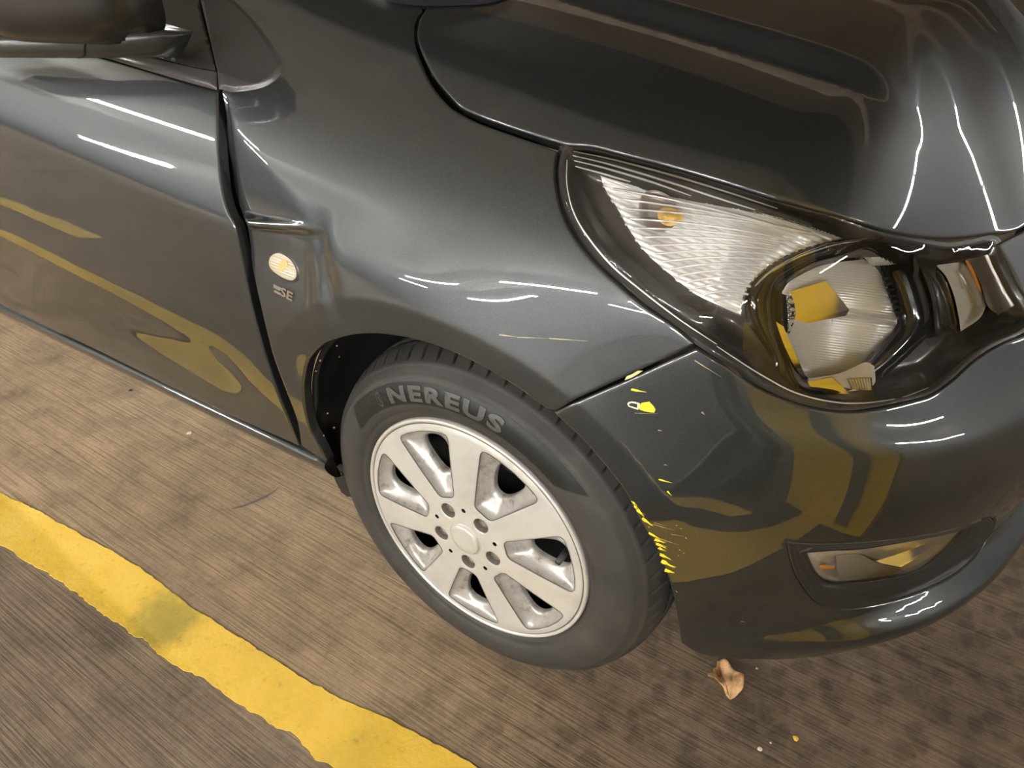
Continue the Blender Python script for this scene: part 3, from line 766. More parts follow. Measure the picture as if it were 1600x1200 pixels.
# ---- door mirror
def mirror():
    # base arm: tapering box from the sail out to the housing
    def P(u, v, y): return plane_pt(u, v, y)
    bm = bmesh.new()
    st = [(301, 49, 273, 88, .02), (240, 51, 236, 90, -.02), (133, 56, 124, 91, -.055), (0, 60, 0, 90, -.09), (-160, 66, -160, 92, -.12)]
    ring = []
    for (u1, v1, u2, v2, y) in st:
        a, b = Vector(P(u1, v1, y)), Vector(P(u2, v2, y)); bk = Vector((-.085, .02, 0))
        m = (a+b)/2+Vector((.012, -.004, 0))
        ring.append([bm.verts.new(q) for q in (a, a.lerp(m, .5)+Vector((.004, 0, .003)), m, b.lerp(m, .5)+Vector((.004, 0, -.002)), b, b+bk, a+bk)])
    for r, s in zip(ring, ring[1:]):
        for i in range(7): bm.faces.new((r[i], r[(i+1) % 7], s[(i+1) % 7], s[i]))
    bm.faces.new(ring[0]); bm.faces.new(ring[-1][::-1])
    arm = bmobj('door_mirror', bm, TRIM, car, True)
    arm['label'] = 'black door mirror on its arm'
    bm = bmesh.new()
    for sgn, dx in ((0, .0),):
        a, b = Vector(P(134, 55, -.0552)), Vector(P(124, 91.5, -.0552))
        mid = (a+b)/2+Vector((.0125, -.0042, 0)); w_ = Vector((.0006, .0012, 0))
        pts = [a, (a+mid)/2+Vector((.0035, 0, .0032)), mid, (b+mid)/2+Vector((.0045, 0, -.0022)), b]
        v1 = [bm.verts.new(p+Vector((.0009, -.0006, 0))-w_) for p in pts]; v2 = [bm.verts.new(p+Vector((.0009, -.0006, 0))+w_) for p in pts]
        for i in range(4): bm.faces.new((v1[i], v1[i+1], v2[i+1], v2[i]))
    bmobj('arm_joint', bm, BLACK, arm)
    # housing: rounded shell, its bottom edge in view
    bm = bmesh.new(); nu, nv = 22, 14
    o_ = Vector(P(60, -20, -.115)); 
    right = Vector(P(252, 12, .0))-Vector(P(60, 12, -.06)); right.z = 0
    L = .125; ex = right.normalized(); up = Vector((0, 0, 1)); fw = ex.cross(up)
    if fw.x < 0: fw = -fw
    top = Vector(P(120, -90, -.05)); bot = Vector(P(120, 54, -.05))
    cz = (top+bot)/2; hh = (top-bot).length/2
    edge = Vector(P(250, 20, .0)); cc = Vector((cz.x, cz.y, cz.z))
    hw = abs((edge-cc).dot(ex)); cc = cc+ex*(hw-.125) ; hw = .125
    G = []
    for i in range(nv+1):
        t = -1+2*i/nv; row = []
        for j in range(nu+1):
            s_ = -1+2*j/nu
            q = (abs(s_)**3.2+abs(t)**3.2)
            dd = max(0, 1-q)**.45
            row.append(bm.verts.new(cc+ex*(hw*s_)+up*(hh*t)+fw*(.055*dd)))
        G.append(row)
    for i in range(nv):
        for j in range(nu): bm.faces.new((G[i][j], G[i][j+1], G[i+1][j+1], G[i+1][j]))
    # clip the corners to a rounded outline by pulling them in
    for i in range(nv+1):
        for j in range(nu+1):
            t = -1+2*i/nv; s_ = -1+2*j/nu; m_ = max(abs(s_), abs(t)); 
            if m_ > 0:
                k_ = m_/((abs(s_)**5+abs(t)**5)**.2)
                d_ = G[i][j].co-cc; f_ = d_.dot(fw); d_ = (d_-fw*f_)*k_; G[i][j].co = cc+d_+fw*f_
    bd = [e for e in bm.edges if e.is_boundary]
    r = bmesh.ops.extrude_edge_only(bm, edges=bd)
    for q in r['geom']:
        if isinstance(q, bmesh.types.BMVert): q.co -= fw*.03
    bmobj('mirror_housing', bm, MIRRORB, arm)
mirror()

# ---- side indicator
ind = [(420, 411), (422, 402), (428, 397), (435, 395.6), (443, 398), (453, 405), (460, 415), (463.3, 426), (462, 434), (456.5, 438), (449, 437), (440, 433), (430, 426.5), (422.5, 419)]
INDM = mat('indicator_lens', (.50, .44, .33), .22, coat=.6)
icp = np.mean(np.array(ind), 0)
def ind_depth(q, d):
    s = ((q-icp)@np.array([-.35, .94]))
    return -.001-.0045*np.sqrt(np.clip(d/13, 0, 1))-.0010*np.maximum(np.sin(s*2*math.pi/4.2), -.3)*ss(1.5, 4, d)
side = patch('side_indicator', ind, INDM, car, F=FENDER, depth=ind_depth, spacing=.9, hem=.004, step=2)
side['label'] = 'small oval cream side indicator with ribbed lens'
ring_o = [((p[0]-icp[0])*1.14+icp[0]+1.6, (p[1]-icp[1])*1.14+icp[1]+1.0) for p in ind]
patch('indicator_rim', ring_o, TRIM, side, F=FENDER, depth=lambda q, d: -.0018*ss(0, 2.5, d), spacing=2, holes=[([((p[0]-icp[0])*.96+icp[0], (p[1]-icp[1])*.96+icp[1]) for p in ind], ())], step=2)
am = [(434, 417), (437, 409), (443, 406), (448, 409), (449, 414), (445, 421), (439, 423)]
patch('indicator_bulb', am, mat('amber_bulb', (.85, .42, .16), .3), side, F=FENDER, depth=lambda q, d: -.0058-.0006*ss(0, 3, d), spacing=1.5, step=1.5)

# ---- trim badge: raised chrome letters
def text_mesh(txt, size, extrude, bold=0., sp=1.):
    c = bpy.data.curves.new('t', 'FONT'); c.body = txt; c.size = size; c.extrude = extrude; c.offset = bold; c.resolution_u = 3; c.space_character = sp
    c.align_x = 'CENTER'; c.align_y = 'CENTER'
    o = bpy.data.objects.new('t', c); COL.objects.link(o)
    dg = bpy.context.evaluated_depsgraph_get(); me = bpy.data.meshes.new_from_object(o.evaluated_get(dg))
    bpy.data.objects.remove(o); bpy.data.curves.remove(c); return me
bp = to3d(FENDER, [(445, 457)])[0]; bn = grad(FENDER, bp[None])[0]
pa, pb = to3d(FENDER, [(430, 449), (460, 464.5)]); ex = (pb-pa); LW = np.linalg.norm(ex); ex /= LW
ez = np.cross(ex, bn); ez = -ez if ez[2] < 0 else ez
me = text_mesh('SE', .0165, .0012, .0005)
xs = [v.co.x for v in me.vertices]; wtx = max(xs)-min(xs)
for v in me.vertices:
    q = v.co; x = (q.x/wtx)*LW*.62+LW*.17+q.y*.18; v.co = Vector(bp+ex*x+ez*q.y+bn*(q.z+.0016))
badge = link('trim_badge', me, SATINCHROME, car, False); badge['label'] = 'small chrome badge reading SE'
bm = bmesh.new()
for k_, (y0, y1) in enumerate([(-.0055, -.0022), (.0003, .0055)]):
    a = [(-.50, y0), (-.16, y0), (-.10, y1), (-.44 if k_ == 0 else -.5, y1)]
    vs = [bm.verts.new(Vector(bp+ex*(x*LW)+ez*y+bn*.0008)) for x, y in a]; vt = [bm.verts.new(Vector(bp+ex*(x*LW)+ez*y+bn*.0028)) for x, y in a]
    bm.faces.new(vt)
    for i in range(4): bm.faces.new((vs[i], vs[(i+1) % 4], vt[(i+1) % 4], vt[i]))
bmobj('badge_wing', bm, SATINCHROME, badge, False)
# ================================================================== HEADLAMP
lens_ol = lens_top+lens_right+lens_bot
def grow(poly, d):
    p = ccw(np.array(poly, float)); return [tuple(q) for q in offset_loop(p, -d)]
sig = [(938, 273), (985, 287), (1020, 299), (1080, 312), (1170, 329), (1240, 346), (1300, 366), (1318, 374), (1280, 383), (1240, 396), (1200, 418), (1172, 445), (1161, 470), (1158, 494), (1128, 482), (1088, 462), (1048, 432), (1008, 396), (982, 360), (962, 325), (944, 297)]
beam = [(1222, 456), (1234, 440), (1284, 415), (1350, 405), (1370, 420), (1386, 447), (1396, 478), (1402, 504), (1392, 522), (1350, 564), (1312, 582), (1264, 592), (1252, 580), (1240, 558), (1228, 522)]
ringo = [(1166, 462), (1178, 440), (1200, 419), (1240, 396), (1290, 380), (1345, 374), (1400, 384), (1428, 400), (1452, 450), (1462, 505), (1430, 545), (1380, 588), (1320, 612), (1262, 614), (1226, 590), (1198, 548), (1168, 500)]
mb = [(1462, 414), (1480, 410), (1506, 407), (1520, 425), (1532, 450), (1541, 478), (1530, 498), (1501, 518), (1498, 495), (1490, 460), (1478, 432)]
mside = [(1508, 405), (1540, 396), (1556, 388), (1572, 414), (1590, 450), (1600, 468), (1560, 492), (1543, 478), (1533, 446), (1522, 424)]
LO = ccw(spline(grow(lens_ol, 3), 4, True, (0,)))
def house(q, d=None):
    e = polydist(LO, q); return .005+.034*ss(0, 55, e)
def lerp_depth(outer, inner, fa, fb, bulge=0.):
    O_ = ccw(spline(outer, 4, True)); I_ = ccw(spline(inner, 4, True))
    def f(q, d):
        a, b = polydist(O_, q), polydist(I_, q); t = a/(a+b+1e-9)
        va = fa(q) if callable(fa) else fa
        return va*(1-t)+fb*t-bulge*4*t*(1-t)
    return f
hl = patch('headlight', grow(lens_ol, 3), BEZEL, car, depth=house, spacing=6, corners=(0,), holes=[(grow(sig, -2), (0, 7, 13)), (grow(ringo, -3), ()), (grow(mb, -2), (0, 2, 5, 7))])
patch('lamp_back', grow(lens_ol, -6), DARK, hl, depth=lambda q, d: .02+.10*ss(0, 40, d), spacing=9, corners=(0,))
patch('lamp_seal', grow(lens_ol, 9), BLACK, hl, depth=lambda q, d: np.full(len(q), .010), spacing=8, holes=[(grow(lens_ol, -2), ())])
hl['label'] = 'large swept back clear headlight'
def lens_depth(q, d):
    return -.0035*np.sqrt(np.clip(d/14, 0, 1))
patch('lens', lens_ol, LENS, hl, depth=lens_depth, spacing=5, corners=(0, 13))
# bright reflection streaks, built as bars, along the upper rim of the lens
# ---- turn signal: ribbed chrome bowl
sdir = np.array([.93, .37]); sn = np.array([-.37, .93])
def sig_depth(q, d):
    s = q@sn; t = q@sdir
    return house(q)+.024*ss(0, 60, d)+.0022*np.sin(s*2*math.pi/8.5+.0006*(t-900))*ss(1, 8, d)
SIGCH = mat('signal_chrome', (.93, .92, .90), .14, .55, spec=.8)
patch('signal_reflector', sig, SIGCH, hl, depth=sig_depth, spacing=2.2, corners=(0, 7, 13))
# signal bulb: amber dome in a dark socket
def dome(name, px, r, dep, m, parent, squash=.8):
    D = rays([px])[0]; P, _ = march(BODY, CAM, D[None]); c = P[0]+D*dep
    bm = bmesh.new(); bmesh.ops.create_uvsphere(bm, u_segments=24, v_segments=14, radius=r, matrix=Matrix.Translation(c) @ Matrix.Diagonal((1, squash, 1, 1)))
    return bmobj(name, bm, m, parent)
GREYCH = mat('grey_lamp_plastic', (.36, .31, .27), .35, .3)
patch('bulb_socket', [(1003, 305), (1018, 297), (1035, 300), (1052, 312), (1060, 330), (1056, 350), (1038, 362), (1018, 360), (1003, 345), (998, 325)], GREYCH, hl, depth=lambda q, d: .026+.006*ss(0, 16, d), spacing=3)
patch('signal_bulb', [(1030, 345), (1028, 330), (1040, 324), (1058, 328), (1068, 338), (1060, 349), (1044, 353)], mat('amber_glass', (.80, .50, .14), .3), hl, depth=lambda q, d: .024-.008*ss(0, 12, d), spacing=2.5)
# ---- clear inner ribs in front of the signal bowl: thin raised bars, each a part
RIBM = mat('clear_rib', (.92, .92, .9), .10, .35, spec=.8)
ribs = []
for i in range(15):
    f = (i+.5)/15
    a = np.array([945, 285])*(1-f)+np.array([1120, 474])*f+np.array([-10, 12])*math.sin(f*math.pi)*1.5
    b = np.array([1285, 368])*(1-f)+np.array([1165, 480])*f+np.array([-18, -26])*math.sin(f*math.pi)
    if f < .22: b = np.array([1285-40*(.22-f)*4, 366])
    n = 14; V = []; Fc = []
    for k_ in range(n+1):
        t = .03+.94*k_/n; p = a*(1-t)+b*t+np.array([0, -6*math.sin(t*math.pi)])
        D = rays([p])[0]; V.append((p, D))
    H_, ok = march(BODY, CAM, np.array([d for _, d in V])); Dv = np.array([d for _, d in V])
    C_ = H_+Dv*.020; up_ = np.cross(Dv, np.gradient(C_, axis=0)); up_ /= np.linalg.norm(up_, axis=1, keepdims=True)
    wv = .0012; VV = []
    for c_, u_, d_ in zip(C_, up_, Dv): VV += [c_+u_*wv, c_-d_*wv*1.4, c_-u_*wv, c_+d_*wv]
    for k_ in range(n):
        for j in range(4): Fc.append((k_*4+j, k_*4+(j+1) % 4, k_*4+4+(j+1) % 4, k_*4+4+j))
    mesh('lens_rib' if i == 0 else 'lens_rib.%03d' % i, VV, Fc, RIBM, hl)
def bars(name, paths, w_, dep, m, parent):
    for i, pth in enumerate(paths):
        q = spline(pth, 8); Dv = rays(q); H_, ok = march(BODY, CAM, Dv); n = len(q)
        C_ = H_+Dv*dep; up_ = np.cross(Dv, np.gradient(C_, axis=0)); up_ /= np.linalg.norm(up_, axis=1, keepdims=True)
        VV = []; Fc = []
        for j, (c_, u_, d_) in enumerate(zip(C_, up_, Dv)):
            k_ = w_*math.sin(math.pi*(.06+.88*j/(n-1)))**.5
            VV += [c_+u_*k_, c_+u_*k_*.6-d_*k_*.9, c_-u_*k_*.6-d_*k_*.9, c_-u_*k_, c_+d_*k_*.5]
        for k_ in range(n-1):
            for j in range(5): Fc.append((k_*5+j, k_*5+(j+1) % 5, k_*5+5+(j+1) % 5, k_*5+5+j))
        mesh(name if i == 0 else '%s.%03d' % (name, i), VV, Fc, m, parent)
bars('lens_bead', [[(893, 236), (960, 250), (1050, 274), (1130, 298), (1215, 326)], [(895, 243), (960, 259), (1050, 286), (1120, 309), (1180, 328)], [(897, 251), (950, 264), (1020, 285), (1080, 306)], [(899, 260), (940, 271), (985, 284)]], .0011, .008, RIBM, hl)  # pale bars stand in for bright reflection streaks along the lens rim
bars('lens_edge_bead', [[(886, 250), (886, 290), (897, 333), (920, 372), (955, 414), (1000, 452), (1060, 498), (1120, 538)], [(1120, 541), (1190, 586), (1250, 616), (1324, 630), (1400, 623), (1450, 606)]], .0009, .007, RIBM, hl)
bars('bezel_edge', [[(1180, 447), (1205, 424), (1250, 400), (1300, 382), (1345, 375), (1376, 370)]], .0016, .012, CHROME, hl)
# ---- dipped beam: black ring, fluted bowl, folded facet, bulb shield
patch('beam_bezel', ringo, GLOSSBLACK, hl, depth=lerp_depth(ringo, beam, lambda q: house(q)-.002, .050, .012), spacing=4, holes=[(beam, (0, 3, 7, 11))])
bc = np.array([1312., 497.])
def beam_depth(q, d):
    r = np.linalg.norm((q-bc)/np.array([95, 95]), axis=1)
    ridge = .0006*np.sin((q@np.array([-.12, .99]))*2*math.pi/4.0)
    fold = .010*np.exp(-np.abs((q-np.array([1325, 489]))@np.array([-.17, .985]))/7)*(q[:, 0] > 1300)
    return .050+.034*(1-np.clip(r, 0, 1)**2)+ridge-fold
WARMCH = mat('frosted_reflector', (.86, .84, .80), .28, .25)
patch('beam_reflector', beam, WARMCH, hl, depth=beam_depth, spacing=1.6, corners=(0, 3, 7, 11))
# facet turned to the yellow column
def facet(name, ol, dep, aim, m):
    D = rays(np.array(ol, float)); P, _ = march(BODY, CAM, D); c = P.mean(0)+D.mean(0)*dep
    vin = CAM-c; vin /= np.linalg.norm(vin); vo = np.array(aim)-c; vo /= np.linalg.norm(vo); n = vin+vo; n /= np.linalg.norm(n)
    t = ((c-CAM)@n)/(D@n); V = CAM+D*t[:, None]
    return mesh(name, V, [tuple(range(len(ol)))], m, hl, False)
COLAIM = (.92, -.08, .55)
facet('beam_facet', [(1232, 456), (1291, 439), (1327, 484), (1322, 493), (1262, 505), (1242, 500)], .052, COLAIM, CHROME)
facet('beam_facet.001', [(1205, 498), (1224, 510), (1262, 596), (1244, 590), (1222, 556)], .040, COLAIM, CHROME)
facet('beam_facet.002', [(1262, 596), (1300, 590), (1336, 622), (1290, 620), (1270, 612)], .022, COLAIM, CHROME)
shd = [(1221, 462), (1232, 456), (1240, 470), (1243, 488), (1240, 505), (1232, 522), (1224, 510), (1222, 485)]
patch('bulb_shield', shd, CHROME, hl, depth=lambda q, d: .048-.014*ss(0, 9, d)+.003*np.sin(q[:, 1]*.5), spacing=2.2)
# fluted strips above and below the bowl
def flutes(name, a, b, c, d, n, dep, m):
    P4 = [np.array(p, float) for p in (a, b, c, d)]; V = []; Fc = []
    for i in range(n+1):
        for j, (p, q) in enumerate(((P4[0], P4[1]), (P4[3], P4[2]))):
            for o_ in (0, 1):
                f = min(1, (i+.5*o_)/n); V.append((p*(1-f)+q*f, .0022*o_))
    D = rays(np.array([v for v, _ in V])); H_, _ = march(BODY, CAM, D); W = H_+D*(dep-np.array([e for _, e in V]))[:, None]
    for i in range(n):
        q = i*4
        Fc += [(q, q+1, q+3, q+2), (q+1, q+4, q+6, q+3)]
    return mesh(name, W, Fc, m, hl, False)
flutes('flute_strip', (1350, 402), (1412, 400), (1420, 411), (1362, 416), 16, .030, SATINCHROME)
flutes('flute_strip.001', (1322, 592), (1362, 590), (1364, 612), (1330, 608), 9, .022, SATINCHROME)
# light lower shelf of the bowl
patch('beam_shelf', [(1262, 592), (1312, 583), (1352, 566), (1366, 572), (1366, 600), (1340, 610), (1300, 611), (1272, 604)], mat('lamp_cream_plastic', (.66, .6, .52), .3, .3), hl, depth=lambda q, d: np.full(len(q), .024), spacing=5, corners=(0, 3))
# ---- dark comb wall and the main-beam bowl
COMB = mat('lamp_comb', (.035, .035, .035), .35)
for i in range(8):
    f = i/8; a = np.array([1374+26*f, 424+70*f]); b = a+np.array([52-10*f, -2+14*f]); hgt = np.array([2.5, 6.5])
    ol = [a, b, b+hgt, a+hgt]; D = rays(np.array(ol)); H_, _ = march(BODY, CAM, D)
    V = H_+D*np.array([.045, .030, .034, .050])[:, None]
    mesh('comb_fin' if i == 0 else 'comb_fin.%03d' % i, V, [(0, 1, 2, 3)], COMB, hl, False)
patch('main_beam_reflector', mb, WARMCH, hl, depth=lambda q, d: .026+.02*ss(0, 20, d)+.0003*np.sin(q[:, 0]*1.2), spacing=3, corners=(0, 2, 5, 7))
patch('main_beam_side', mside, mat('lamp_side_wall', (.20, .165, .13), .2, .4), hl, depth=lambda q, d: np.full(len(q), .018), spacing=6, corners=(0, 2, 5, 6))
patch('side_marker_strip', [(1508, 408), (1512, 407), (1522, 424), (1533, 452), (1531, 455), (1519, 428)], ORANGE, hl, depth=lambda q, d: np.full(len(q), .015), spacing=2)
patch('main_beam_cover', [(1418, 398), (1462, 412), (1478, 434), (1490, 462), (1498, 496), (1501, 518), (1462, 530), (1456, 470), (1440, 425)], BEZEL, hl, depth=lambda q, d: .030+.012*ss(0, 20, d), spacing=5, corners=(0, 1, 5, 6))

# ================================================================== FOG LAMP
fl_in = [(1261, 864), (1300, 861), (1350, 858), (1433, 844), (1480, 835), (1503, 828), (1497, 838), (1475, 860), (1433, 892), (1371, 906), (1308, 912), (1289, 907), (1272, 890)]
fo = ccw(np.array(spline(grow(fog_out, -1.0), 4, True, (0,)))); fi = ccw(np.array(spline(fl_in, 4, True, (0,))))
cen = np.array([1392., 880.])
def polar(poly, angs):
    out = []
    for a in angs:
        d = np.array([math.cos(a), math.sin(a)]); best = None
        A = poly-cen; B = np.roll(poly, -1, 0)-cen
        den = d[0]*(B[:, 1]-A[:, 1])-d[1]*(B[:, 0]-A[:, 0])
        t = (A[:, 0]*(B[:, 1]-A[:, 1])-A[:, 1]*(B[:, 0]-A[:, 0]))/np.where(den == 0, 1e-9, den)
        s = (A[:, 0]*d[1]-A[:, 1]*d[0])/np.where(den == 0, 1e-9, den)
        k_ = (s >= -1e-6) & (s <= 1+1e-6) & (t > 0)
        out.append(cen+d*t[k_].max())
    return np.array(out)
# dense angles at the pointed corners
angs = []
for p in np.vstack([fo, fi]): angs.append(math.atan2(p[1]-cen[1], p[0]-cen[0]))
angs = np.array(sorted(angs)); angs = angs[np.concatenate([[True], np.diff(angs) > .004])]
A, B = polar(fo, angs), polar(fi, angs)
stations = [(0., .012), (0., -.0005), (.06, -.0022), (.14, .001), (.30, .005), (.34, .004), (.42, .008), (.58, .013), (.62, .0115), (.70, .016), (.93, .024), (1., .023), (1., .030)]
V = []; n = len(angs)
for t, dep in stations:
    q = A*(1-t)+B*t; D = rays(q); H_, _ = march(BODY, CAM, D); V += list(H_+D*dep)
Fc = []
for k_ in range(len(stations)-1):
    for i in range(n):
        j = (i+1) % n; Fc.append((k_*n+i, k_*n+j, (k_+1)*n+j, (k_+1)*n+i))
fog = mesh('fog_lamp', V, Fc, mat('fog_bezel_plastic', (.017, .0165, .0155), .48), car)
fog['label'] = 'fog lamp in a black plastic surround'
patch('fog_reflector', grow(fl_in, 2), mat('fog_reflector_cream', (.80, .74, .64), .22, .45), fog, depth=lambda q, d: .032+.028*ss(0, 30, d), spacing=4, corners=(0,))
fog_lens = patch('fog_lens', grow(fl_in, 1), LENS, fog, depth=lambda q, d: .022-.003*ss(0, 14, d), spacing=5, corners=(0,))
def ffacet(name, ol, dep, aim, m):
    o_ = facet(name, ol, dep, aim, m); o_.parent = fog; return o_
ffacet('fog_facet', [(1345, 868), (1405, 855), (1440, 848), (1448, 846), (1440, 868), (1408, 886), (1365, 878)], .045, COLAIM, CHROME)
ffacet('fog_facet.001', [(1280, 883), (1304, 885), (1304, 889), (1283, 889)], .036, COLAIM, ORANGE)
patch('fog_inner_wall', [(1306, 868), (1342, 866), (1372, 880), (1412, 889), (1400, 895), (1365, 902), (1312, 908), (1308, 890)], mat('fog_grey_wall', (.50, .46, .41), .3, .3), fog, depth=lambda q, d: np.full(len(q), .035), spacing=5, corners=(0, 3, 6))
# ================================================================== WHEEL
R0, WZ = .285, .285
def wp(r, a, y): return (r*math.cos(a), y, WZ+r*math.sin(a))
bm = bmesh.new()
# steel wheel behind the cover: dark dished disc and barrel
def lathe(bm, prof, n=96):
    rings = []
    for r, y in prof: rings.append([bm.verts.new(wp(r, 2*math.pi*i/n, y)) for i in range(n)])
    for a, b in zip(rings, rings[1:]):
        for i in range(n): bm.faces.new((a[i], a[(i+1) % n], b[(i+1) % n], b[i]))
    return rings
rg = lathe(bm, [(.184, .012), (.178, .05), (.172, .14), (.15, .145), (.02, .15)])
bm.faces.new(rg[-1])
wheel = bmobj('wheel', bm, DARK, car); wheel['label'] = 'front wheel with a silver seven spoke cover'
# tyre
NP = 64; cols = [-.0036, -.0025, -.0017, .0017, .0025, .0058, .0105, .0155, .0205]
pitch = 2*math.pi*R0/NP
prof = [(.181, .035), (.186, .012), (.1905, .006), (.1935, .0025), (.1965, -.0005), (.2005, -.0028), (.2035, -.0022), (.2055, -.0042), (.212, -.0065), (.2165, -.0072), (.222, -.0076), (.230, -.0072), (.238, -.0056), (.246, -.0024), (.2515, .0006), (.254, .0012), (.2565, .0040), (.2605, .0075),
        (.2645, .0118), (.2665, .0135), (.2688, .0150), (.2705, .0185), (.273, .0235), (.2755, .0285), (.2785, .036), (.281, .044), (.2825, .052), (.2832, .0555), (.2772, .0565), (.2772, .0615), (.2838, .0625), (.285, .075), (.285, .083), (.279, .084), (.279, .090), (.285, .091), (.284, .108), (.278, .109), (.278, .114), (.2832, .115), (.2805, .130), (.275, .142), (.268, .150), (.250, .160), (.215, .165), (.186, .150), (.180, .13)]
V, Fc = [], []; ang = []
for i in range(NP):
    for c_ in cols: ang.append((i*pitch+c_)/R0)
NA = len(ang)
def slit(y): return ss(.020, .027, y)*ss(.0562, .054, y)
for r, y in prof:
    sl = (-.006*ss(.02, .055, y)-.003*math.sin(min(max((y-.02)/.035, 0), 1)*math.pi)+.004*ss(.06, .1, y))/R0
    dp = slit(y)*(.004+.0045*ss(.028, .046, y)) if y < .058 else (.005 if .062 < y < .083 or .114 < y < .14 else (.0 if y > .142 else .003))
    for k_, a in enumerate(ang):
        g = k_ % len(cols) in (2, 3)
        wob = 0
        rr = r-(dp if g else 0)
        V.append(wp(rr, math.pi/2-a-sl, y))
for p in range(len(prof)-1):
    for k_ in range(NA):
        j = (k_+1) % NA; Fc.append((p*NA+k_, p*NA+j, (p+1)*NA+j, (p+1)*NA+k_))
tyre = mesh('tyre', V, Fc, TYRE, wheel)
m_ = tyre.data
# sidewall band and lettering
def swy(r):
    rs = [q[0] for q in prof[5:24]]; ys = [q[1] for q in prof[5:24]]; return float(np.interp(r, rs, ys))
def arc_band(name, r0, r1, a0, a1, m, off, tip=.03):
    V, Fc = [], []; n = 90; nr = 7
    for i in range(n+1):
        f = i/n; a = a0+(a1-a0)*f
        for j in range(nr):
            g = j/(nr-1); r = r0+(r1-r0)*g
            sh = (1-g)*tip*(1 if f < .5 else -1)*0
            aa = a+(tip*(g-.5))*(1-f)*1.0+(tip*2*(g-.5))*f
            V.append(wp(r, aa, swy(r)-off))
    for i in range(n):
        for j in range(nr-1):
            q = i*nr+j; Fc.append((q, q+1, q+nr+1, q+nr))
    return mesh(name, V, Fc, m, wheel)
rad = math.radians
arc_band('sidewall_band', .2185, .2490, rad(146), rad(46), BAND, .0005, -.07)
me = text_mesh('NEREUS', 1.0, .02, .045, 1.2)
bm = bmesh.new(); bm.from_mesh(me); bpy.data.meshes.remove(me)
bmesh.ops.triangulate(bm, faces=bm.faces[:])
for _ in range(2):
    bmesh.ops.subdivide_edges(bm, edges=[e for e in bm.edges if e.calc_length() > .12], cuts=1)
xs = [v.co.x for v in bm.verts]; ys = [v.co.y for v in bm.verts]
x0, x1, y0, y1 = min(xs), max(xs), min(ys), max(ys)
A0, A1, RB, RT_ = rad(121.5), rad(73.5), .2225, .2452
for v in bm.verts:
    fx, fy = (v.co.x-x0)/(x1-x0), (v.co.y-y0)/(y1-y0)
    r = RB+(RT_-RB)*fy; v.co = Vector(wp(r, A0+(A1-A0)*fx, swy(r)-.0009-(.0007 if v.co.z > 0 else -.0003)))
bmobj('sidewall_lettering', bm, LETTER, wheel, False)['label'] = 'raised tyre lettering NEREUS'
# oval emblem ahead of the letters
bm = bmesh.new(); n = 26; a_c = rad(127); rc = .2335
for k_, (s0, s1) in enumerate([(1.0, .72)]):
    o_, i_ = [], []
    for q in range(n):
        t = 2*math.pi*q/n
        for lst, s_ in ((o_, s0), (i_, s1)):
            r = rc+.0115*s_*math.sin(t); a = a_c+.024*s_*math.cos(t); lst.append(bm.verts.new(wp(r, a, swy(r)-.0012)))
    for q in range(n): bm.faces.new((o_[q], o_[(q+1) % n], i_[(q+1) % n], i_[q]))
ci = []
for q in range(5):
    f = -0.6+1.2*q/4; r = rc+.009*f; w_ = .010*(1-f*f)
    ci.append([bm.verts.new(wp(r, a_c-w_+.004*f, swy(r)-.0012)), bm.verts.new(wp(r, a_c+w_*.3+.004*f, swy(r)-.0012))])
for a, b in zip(ci, ci[1:]): bm.faces.new((a[0], a[1], b[1], b[0]))
bmobj('sidewall_emblem', bm, mat('emblem_rubber', (.036, .036, .033), .5), wheel, False)

# ---- wheel cover
def cy(r):      # height of the cover face (towards the viewer is negative)
    return float(np.interp(r, [0, .03, .065, .12, .165, .180, .1835], [-.0125, -.0125, -.0115, -.0085, -.0050, -.0030, -.0010]))
cyv = np.vectorize(cy)
def rpoly(pts, rad_, n=7):
    pts = [np.array(p, float) for p in pts]; out = []; N_ = len(pts)
    for i in range(N_):
        p0, p1, p2 = pts[i-1], pts[i], pts[(i+1) % N_]; r = rad_[i] if isinstance(rad_, (list, tuple)) else rad_
        a = (p0-p1)/np.linalg.norm(p0-p1); b = (p2-p1)/np.linalg.norm(p2-p1)
        th = math.acos(np.clip(a@b, -1, 1)); d = min(r/math.tan(th/2), .45*min(np.linalg.norm(p0-p1), np.linalg.norm(p2-p1)))
        for k_ in range(n+1):
            t = k_/n; q = (1-t)**2*(p1+a*d)+2*t*(1-t)*p1+t*t*(p1+b*d); out.append(q)
    return np.array(out)
def even(poly, n):
    p = np.vstack([poly, poly[:1]]); s = np.concatenate([[0], np.cumsum(np.linalg.norm(np.diff(p, axis=0), axis=1))])
    t = np.linspace(0, s[-1], n+1)[:-1]; return np.stack([np.interp(t, s, p[:, 0]), np.interp(t, s, p[:, 1])], 1)
def pol(r, a): return (r*math.cos(a), r*math.sin(a))
def win(c, r0, r1, h0, h1, rd):
    pts = [pol(r0, c-h0), pol(r0*1.35, c-h0-(h1-h0)*.45), pol(r1, c-h1)]+[pol(r1, c-h1+2*h1*t) for t in (.25, .5, .75)]+[pol(r1, c+h1), pol(r0*1.35, c+h0+(h1-h0)*.45)]+[pol(r0, c+h0)]
    return ccw(even(rpoly(pts, [rd[0], .05, rd[1], .05, .05, .05, rd[1], .05, rd[0]]), 84))
WC = [rad(12.4+360/7*k_) for k_ in range(7)]
wins = [win(c, .0715, .1735, rad(11.5), rad(16.6), (.011, .009)) for c in WC]
HUB = (0, 0)
nut_a = [rad(127+72*k_) for k_ in range(5)]; sm_a = [rad(127+36+72*k_) for k_ in range(5)]
circ = lambda c, r, n: np.array([(c[0]+r*math.cos(2*math.pi*i/n), c[1]+r*math.sin(2*math.pi*i/n)) for i in range(n)])
